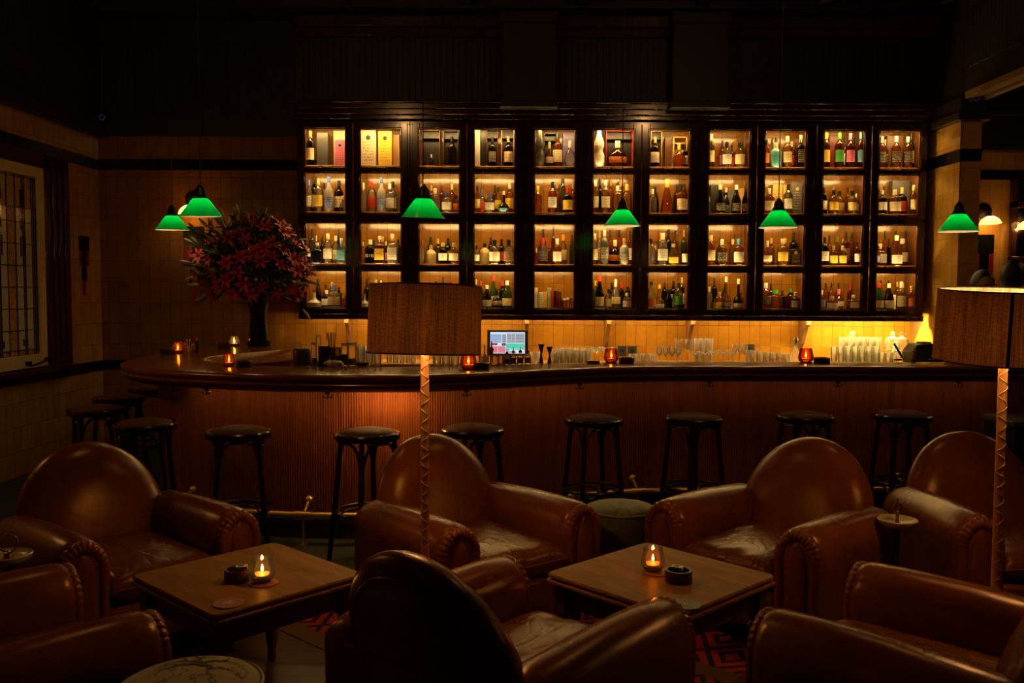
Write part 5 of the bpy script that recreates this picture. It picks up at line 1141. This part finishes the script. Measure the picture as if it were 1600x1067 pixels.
floorlamp(1563, 453, 563, 3.38, .2245, 'floor lamp with brown linen shade at the right edge', (rad(3.4), rad(.2), 0), -PI / 2 - .36)
# ------------------------------------------------------------------ green pendants
M_pend = shellmat('green_cased_glass', (.0, .42, .05), (.92, .86, .62), .33, .05)
M_pbulb = emat('pendant_bulb', (1, .72, .38), 30)
def pendant(px, py, wpx, dia, lab, tilt=(0, 0), pw=1.0):
    y = dia * F / wpx; p = PY(px, py, y); r = dia / 2
    t = thing('pendant_lamp', lab, 'pendant lamp', p, 0, 'green glass pendants over the bar')
    prof = [(r, 0), (r * .985, .004), (r * .68, .062), (r * .46, .105), (r * .32, .126)]
    s = obj('lamp_shade', MB().lathe(prof, 40, cap=False), M_pend, t, smooth=60); s.rotation_euler = (rad(tilt[0]), rad(tilt[1]), 0)
    obj('shade_rim', MB().tube([(r * math.cos(2 * PI * i / 40), r * math.sin(2 * PI * i / 40), 0) for i in range(40)], .0022, 6, True), pm('pale_glass_edge', (.7, .75, .5), .2), s)
    obj('fitter_cap', MB().lathe([(r * .33, .118), (r * .34, .136), (r * .27, .148), (r * .24, .18), (r * .12, .2), (.008, .215), (.001, .215)], 20), M_black, s)
    obj('cord', MB().tube([(0, 0, .2), (0, 0, CEIL - .03 - p.z)], .0035, 6), M_black, t); obj('ceiling_rose', MB().lathe([(.001, CEIL - p.z), (.05, CEIL - p.z), (.045, CEIL - .03 - p.z), (.001, CEIL - .035 - p.z)], 18), M_black, t)
    obj('bulb', MB().sphere((0, 0, .07), .018, 12, 8), M_pbulb, s); light('pendant_light', (0, 0, .07), 3.0 * pw, (1, .72, .38), .025, s)
for a in ((314, 338, 64, .28, 'green glass pendant lamp, upper one of the pair at the left', (3.5, 0)), (269.5, 359, 50, .28, 'green glass pendant lamp, lower one of the pair at the left', (1.5, 0)), (661, 340, 67, .28, 'green glass pendant lamp above the left floor lamp', (4.5, 2)), (972, 353, 56, .28, 'green glass pendant lamp in front of the sixth cabinet column'),
          (1216, 355.5, 59, .28, 'green glass pendant lamp in front of the ninth cabinet column'), (1497, 361.5, 60, .28, 'green glass pendant lamp in front of the tiled pier')): pendant(*a)
# ------------------------------------------------------------------ lilies in a green vase
pv = PZ(405, 538, ZBAR); vy = 8.2; pv = Vector((PY(405, 530, vy).x, vy, ZBAR + .0006))
M_vase = glassmat('green_vase_glass', (.10, .30, .06), .4, .95, .12, hcol=(.04, .14, .03))
vs = thing('flower_vase', 'tall green glass vase on the bar holding lilies', 'vase', pv)
obj('vase_body', MB().lathe([(.001, 0), (.10, 0), (.105, .01), (.085, .15), (.075, .30), (.10, .40), (.096, .40), (.071, .30), (.08, .15), (.095, .02), (.001, .015)], 28, cap=False), M_vase, vs)
obj('water', MB().lathe([(.001, .016), (.085, .016), (.076, .17), (.001, .17)], 20), glassmat('vase_water', (.25, .5, .15), .5, .9), vs)
bq = thing('lily_bouquet', 'large round bouquet of dark pink lilies in the green vase', 'flowers', pv + Vector((0, 0, .02)))
M_pet = pm('lily_petal', (.50, .028, .035), .5, var=.5, vscale=14); M_bud = pm('lily_bud', (.30, .30, .09), .5, var=.3); M_leaf = pm('lily_leaf', (.06, .085, .022), .4, var=.5, vscale=12); M_stem = pm('stem_green', (.04, .08, .02), .5); M_anth = pm('anther', (.35, .12, .02), .6)
def petalmesh(op):
    mb = MB()
    for k in range(6):
        a = k * PI / 3; wdt = .024 if k % 2 else .017; rows = []
        for i in range(7):
            u = i / 6; rad_ = .006 + .10 * math.sin(min(1, u * op) * PI / 2) * u ** .6; z = .075 * u ** .8 * (1 - .55 * u * op); w_ = wdt * (math.sin(PI * min(.999, u * .93 + .05))) ** .8
            c_ = Vector((math.cos(a), math.sin(a), 0)); n_ = Vector((-math.sin(a), math.cos(a), 0))
            rows.append([tuple(c_ * rad_ + n_ * w_ * s + Vector((0, 0, z - abs(s) * .006 * (1 - u)))) for s in (-1, 0, 1)])
        mb.loft(rows, False)
    mb.mi = 1
    for k in range(6): a = k * PI / 3 + .5; mb.tube([(0, 0, 0), (.02 * math.cos(a), .02 * math.sin(a), .075)], .0012, 4).sphere((.02 * math.cos(a), .02 * math.sin(a), .076), .004, 6, 4, (1, 1, .6))
    return mb.mesh('lily_flower', [M_pet, M_anth], 180)
PMs = [petalmesh(1.0), petalmesh(.8), petalmesh(.6)]
budm = MB().lathe([(.001, 0), (.007, .008), (.014, .05), (.012, .085), (.004, .115), (.001, .12)], 10).mesh('lily_bud', M_bud, 180)
fc = Vector((PY(393, 415, vy).x - pv.x, 0, PY(393, 415, vy).z - pv.z - .02)); RX, RZ_ = .50, .44
fol = MB(); stm = MB(); rf = random.Random(11)
def aim(o, d): o.rotation_euler = d.to_track_quat('Z', 'Y').to_euler()
nfl = 0
for i in range(210):
    ph = math.acos(1 - 2 * (i + .5) / 210); th = i * 2.39996; d = Vector((math.sin(ph) * math.cos(th), math.sin(ph) * math.sin(th), math.cos(ph)))
    if d.z < -.62: continue
    dd = Vector((d.x * RX, d.y * .42, d.z * RZ_)); k = rf.uniform(.85, 1.06); pos = fc + dd * k; q = rf.random(); dirn = (d + Vector((rf.uniform(-.3, .3), rf.uniform(-.3, .3), rf.uniform(-.1, .35)))).normalized()
    vis = d.y < .35
    if q < (.85 if d.x > -.25 else .35) and vis and nfl < 99:
        o = link('lily_flower', PMs[rf.randrange(3)], bq, pos); aim(o, dirn); o.scale = [rf.uniform(.62, .9)] * 3; nfl += 1
    elif q < .93 and vis:
        o = link('lily_bud', budm, bq, fc + dd * rf.uniform(.95, 1.12)); aim(o, dirn); o.scale = [rf.uniform(.8, 1.2)] * 3
    stm.tube([(rf.uniform(-.03, .03), rf.uniform(-.03, .03), .05), (d.x * .03, d.y * .03, .36), fc * .75 + dd * .35, pos], .0035, 5)
    for j in range(5):
        b0 = fc + dd * rf.uniform(.4, .93); dl = (d + Vector((rf.uniform(-.9, .9), rf.uniform(-.9, .9), rf.uniform(-.8, .9)))).normalized(); ln = rf.uniform(.09, .19); sd = dl.cross(Vector((rf.uniform(-1, 1), rf.uniform(-1, 1), rf.uniform(-1, 1)))).normalized()
        up_ = sd.cross(dl); rows = []
        for m_ in range(5):
            u = m_ / 4; w_ = .017 * math.sin(PI * (u * .95 + .03)); c_ = b0 + dl * ln * u - up_ * (.03 * u * u); rows.append([tuple(c_ - sd * w_ + up_ * .004), tuple(c_), tuple(c_ + sd * w_ + up_ * .004)])
        fol.loft(rows, False)
obj('foliage', fol, M_leaf, bq, smooth=180); obj('stems', stm, M_stem, bq, smooth=180)
for (x, y, ang) in ((470, 447, 2), (489, 440, -25), (484, 487, -55)):
    q = PY(x, y, vy - .2) - pv; o = link('lily_bud', budm, bq, (q.x - .06, -.2, q.z)); o.rotation_euler = (0, rad(90 - ang), 0)
# ------------------------------------------------------------------ rug, green chest
def rugmat():
    m, nt, p, o = new('red_kilim'); tc = N(nt, 'ShaderNodeTexCoord'); sp = N(nt, 'ShaderNodeSeparateXYZ'); L(nt, tc.outputs['Object'], sp.inputs[0])
    def mth(op, a, b=None):
        n = N(nt, 'ShaderNodeMath', operation=op)
        for i, q in enumerate((a, b)):
            if q is None: continue
            if isinstance(q, (int, float)): n.inputs[i].default_value = q
            else: L(nt, q, n.inputs[i])
        return n.outputs[0]
    fx = mth('ABSOLUTE', mth('SUBTRACT', mth('FRACT', mth('MULTIPLY', sp.outputs[0], 4.0)), .5)); fy = mth('ABSOLUTE', mth('SUBTRACT', mth('FRACT', mth('MULTIPLY', sp.outputs[1], 3.0)), .5))
    d = mth('FRACT', mth('MULTIPLY', mth('ADD', fx, fy), 3.5)); g = mth('GREATER_THAN', d, .55)
    mx = N(nt, 'ShaderNodeMix', data_type='RGBA'); L(nt, g, mx.inputs[0]); mx.inputs[6].default_value = (.42, .025, .015, 1); mx.inputs[7].default_value = (.025, .012, .015, 1)
    g2 = mth('LESS_THAN', mth('FRACT', mth('MULTIPLY', sp.outputs[1], 1.1)), .12); mx2 = N(nt, 'ShaderNodeMix', data_type='RGBA'); L(nt, g2, mx2.inputs[0]); L(nt, mx.outputs[2], mx2.inputs[6]); mx2.inputs[7].default_value = (.14, .07, .02, 1)
    L(nt, mx2.outputs[2], p.inputs['Base Color']); p.inputs['Roughness'].default_value = .95; return m
rg = MB(); u_ = Vector((.74, -.67, 0)); rgz = math.atan2(u_.y, u_.x)
tag(obj('kilim_rug', MB().bb(0, 2.0, 0, 1.7, 0, .004), rugmat(), loc=(-1.2, 4.24, 0), rz=rgz), 'red and black kilim rug on the floor between the low tables', 'rug')
p = PZ(1546, 649, .74); gc = thing('green_chest', 'dark green chest under the bar at the right edge', 'chest', (p.x, p.y, 0))
M_dg = pm('dark_green_paint', (.012, .018, .012), .5); obj('chest_body', MB().bb(0.02, .9, -.28, .1, 0, .7), M_dg, gc, bev=.006)
obj('chest_top', MB().bb(0, .92, -.3, .12, .7, .74), pm('olive_top', (.10, .09, .05), .4), gc, bev=.008); obj('chest_door', MB().bb(.08, .84, -.29, -.275, .08, .64), M_dg, gc, bev=.003)
# ------------------------------------------------------------------ the people at the right end of the bar
def skin_mesh(chains, sub=2):
    """one skinned surface from joints: list of ((index of parent or None), co, radius)"""
    me = bpy.data.meshes.new('tmp'); me.from_pydata([c[1] for c in chains], [(c[0], i) for i, c in enumerate(chains) if c[0] is not None], [])
    ob = bpy.data.objects.new('tmp', me); COL.objects.link(ob); md = ob.modifiers.new('k', 'SKIN'); md.use_smooth_shade = True
    for i, c in enumerate(chains): me.skin_vertices[0].data[i].radius = (c[2], c[2] * (c[3] if len(c) > 3 else 1))
    me.skin_vertices[0].data[0].use_root = True
    sm = ob.modifiers.new('s', 'SUBSURF'); sm.levels = sub; sm.render_levels = sub
    dg_ = bpy.context.evaluated_depsgraph_get(); ev = ob.evaluated_get(dg_); m2 = ev.to_mesh()
    out = MB().add([v.co.copy() for v in m2.vertices], [tuple(q.vertices) for q in m2.polygons]); ev.to_mesh_clear()
    bpy.data.objects.remove(ob); bpy.data.meshes.remove(me); return out
M_skin = pm('skin', (.38, .19, .11), .5, var=.1); M_hair = pm('black_hair', (.008, .007, .006), .45, bump=.4, bscale=90, stretch=(1, 1, .2)); M_shirt = pm('black_shirt', (.012, .012, .013), .8, bump=.2, bscale=20); M_trs = pm('dark_trousers', (.015, .015, .018), .85)
def head_mesh(mb, c, s=1.0, tilt=0, yaw=0):
    n, m_ = 28, 20; b = len(mb.v); g = []
    for j in range(m_ + 1):
        v = j / m_; z = -.115 + .235 * v
        for i in range(n):
            a = 2 * PI * i / n; e = max(0, 1 - ((z - .0) / .1195) ** 2) ** .5
            rx, ry = .076 * e, .096 * e
            if z < -.02: k = 1 - .32 * ((-.02 - z) / .1); rx *= k
            x, y = rx * math.cos(a), ry * math.sin(a)
            fr_ = max(0, -math.sin(a)) ** 6
            if z < 0: y -= .010 * fr_ * (1 if z > -.1 else .5)
            ns = math.exp(-((z + .028) / .022) ** 2) * math.exp(-(x / .013) ** 2) * (1 if math.sin(a) < 0 else 0); y -= .024 * ns
            ey = math.exp(-((z - .006) / .014) ** 2) * math.exp(-((abs(x) - .031) / .014) ** 2) * (1 if math.sin(a) < 0 else 0); y += .010 * ey
            lp_ = math.exp(-((z + .068) / .008) ** 2) * math.exp(-(x / .026) ** 2) * (1 if math.sin(a) < 0 else 0); y -= .005 * lp_
            g.append([(x, y, z)])
    rings = [[q[0] for q in g[j * n:(j + 1) * n]] for j in range(m_ + 1)]; mb.loft(rings, True, True, True)
    for s_ in (-1, 1): mb.sphere((s_ * .078, .008, -.012), .03, 10, 8, (.28, .6, 1.0))
    M_ = Matrix.Translation(c) @ Matrix.Rotation(yaw, 4, 'Z') @ Matrix.Rotation(tilt, 4, 'X') @ Matrix.Scale(s, 4)
    for i in range(b, len(mb.v)): mb.v[i] = tuple(M_ @ Vector(mb.v[i]))
    return M_
def person(loc, yaw, h, label, tilt, hyaw, glasses_=False, longhair=False):
    k = h / 1.75; t = thing('person', label, 'person', (loc[0], loc[1], 0), yaw, 'people at the right end of the bar')
    J = [(None, (0, 0, .95), .13, .75), (0, (0, 0, 1.10), .125, .75), (1, (0, 0, 1.28), .15, .7), (2, (0, .01, 1.42), .10, .8), (3, (0, .0, 1.50), .055), (4, (0, -.015, 1.56), .052)]
    shirt = [(None, (0, 0, .93), .145, .78), (0, (0, 0, 1.10), .14, .76), (1, (0, 0, 1.28), .165, .72), (2, (0, .01, 1.42), .115, .8), (3, (0, .005, 1.475), .066)]
    tr = [(None, (0, 0, .98), .145, .8)]
    for s in (-1, 1):
        b = len(J); J += [(3, (s * .17, .01, 1.41), .055), (b, (s * .21, .02, 1.14), .042), (b + 1, (s * .20, -.16, .99), .034), (b + 2, (s * .185, -.27, .94), .026), (b + 3, (s * .18, -.32, .93), .03, .5), (b + 4, (s * .178, -.36, .925), .034, .4)]
        pm_ = b + 5
        for f, (dx, l) in enumerate(((-.027, .060), (-.009, .072), (.009, .068), (.027, .052))): J += [(pm_, (s * .178 + dx, -.385, .924), .009), (len(J), (s * .178 + dx * 1.05, -.385 - l * .55, .918), .0085), (len(J) + 1, (s * .178 + dx * 1.05, -.385 - l, .902), .007)]
        J += [(b + 4, (s * .178 - s * .045, -.335, .92), .010), (len(J), (s * .178 - s * .058, -.365, .912), .009)]
        c_ = len(J); J += [(0, (s * .09, 0, .86), .085), (c_, (s * .10, -.01, .5), .058), (c_ + 1, (s * .10, .02, .09), .042), (c_ + 2, (s * .105, -.10, .03), .035, .7)]
        d = len(shirt); shirt += [(3, (s * .17, .01, 1.41), .068), (d, (s * .212, .02, 1.14), .055), (d + 1, (s * .20, -.16, .99), .045), (d + 2, (s * .188, -.24, .95), .038)]
        d = len(tr); tr += [(0, (s * .09, 0, .84), .10), (d, (s * .10, -.01, .5), .072), (d + 1, (s * .10, .01, .08), .058)]
    sc = lambda q: [(c[0], tuple(v * k for v in c[1]), c[2] * k) + tuple(c[3:]) for c in q]
    body = skin_mesh(sc(J)); Mh = head_mesh(body, Vector((0, -.03, 1.645)) * k, k, tilt, hyaw)
    obj('body', body, M_skin, t, smooth=180)
    obj('shirt', skin_mesh(sc(shirt)), M_shirt, t, smooth=180); obj('trousers', skin_mesh(sc(tr)), M_trs, t, smooth=180)
    sh = MB()
    for s in (-1, 1): sh.sphere((s * .105 * k, -.08 * k, .035), .06, 12, 8, (.75, 2.0, .6))
    obj('shoes', sh, M_black, t, smooth=180)
    hr = MB(); n = 26; rings = []
    for j in range(14):
        v = j / 13; ring = []
        for i in range(n):
            a = 2 * PI * i / n; fr_ = max(0, -math.sin(a)); lo = (.082 + .012 * math.cos(3 * a)) * fr_ ** .5 - (.06 if not longhair else .10) * (1 - fr_ ** .5)
            z = lo + (.128 - lo) * math.sin(v * PI / 2); e = max(0, 1 - (min(z, .1279) / .128) ** 2) ** .5
            ring.append((.087 * e * math.cos(a) * (1 + .03 * math.sin(5 * a)), .106 * e * math.sin(a) + .002, z))
        rings.append(ring)
    hr.loft(rings, True, False, True)
    for i, q in enumerate(hr.v): hr.v[i] = tuple(Mh @ Vector(q))
    obj('hair', hr, M_hair, t, smooth=180)
    ey = MB()
    for s in (-1, 1): ey.sphere((s * .031, -.080, .006), .0105, 10, 8)
    for i, q in enumerate(ey.v): ey.v[i] = tuple(Mh @ Vector(q))
    obj('eyes', ey, pm('eye_dark', (.05, .035, .025), .2), t, smooth=180)
    if glasses_:
        gg = MB()
        for s in (-1, 1):
            gg.tube([(s * .033 + .023 * math.cos(2 * PI * i / 20), -.103 + .004 * math.cos(2 * PI * i / 20) * s, .004 + .018 * math.sin(2 * PI * i / 20)) for i in range(20)], .003, 6, True).tube([(s * .056, -.1, .008), (s * .078, -.05, .006), (s * .081, .02, -.002)], .0022, 6)
        gg.tube([(-.01, -.106, .01), (.01, -.106, .01)], .0025, 6)
        for i, q in enumerate(gg.v): gg.v[i] = tuple(Mh @ Vector(q))
        obj('spectacles', gg, M_black, t, smooth=180)
    return t
p = PY(1539, 447, 7.25); person((p.x, 7.3), rad(-20), 1.77, 'person with short black hair and glasses behind the right floor lamp shade', rad(9), rad(25), True)
p = PY(1574, 430, 7.75); person((p.x, 7.7), rad(100), 1.87, 'person in dark clothes turned away, right of the one wearing glasses', rad(5), 0, False, True)
# ------------------------------------------------------------------ added fill lights, world and view settings
light('added_overhead_fill', (-1.5, 4.7, 3.9), 14, WARM, .06); light('added_overhead_fill', (1.8, 4.9, 3.9), 14, WARM, .06)  # added fill from overhead, no fixtures: lifts the bar edge and stool tops
w = bpy.data.worlds.new('world'); S.world = w; w.use_nodes = True
w.node_tree.nodes['Background'].inputs[0].default_value = (1, .62, .3, 1); w.node_tree.nodes['Background'].inputs[1].default_value = .0015
light('added_room_fill', (-3.0, 1.0, 2.3), 1.2, WARM, .18); light('added_room_fill', (-3.75, 4.9, 2.2), 12, WARM, .1); light('added_room_fill', (2.6, .4, 2.3), 1.2, WARM, .18); light('added_room_fill', (5.6, 7.6, 2.6), 5, WARM, .15)  # added unseen fill: either side of the viewer, left window, room past the pier
vs_ = S.view_settings; vs_.view_transform = 'Standard'; vs_.look = 'None'; vs_.gamma = 1; vs_.exposure = 0; vs_.use_curve_mapping = False
S.display_settings.display_device = 'sRGB'
S.cycles.max_bounces = 8; S.cycles.diffuse_bounces = 3; S.cycles.glossy_bounces = 4; S.cycles.transmission_bounces = 6; S.cycles.transparent_max_bounces = 32
S.cycles.caustics_reflective = False; S.cycles.caustics_refractive = False; S.cycles.sample_clamp_indirect = 3; S.cycles.use_denoising = True
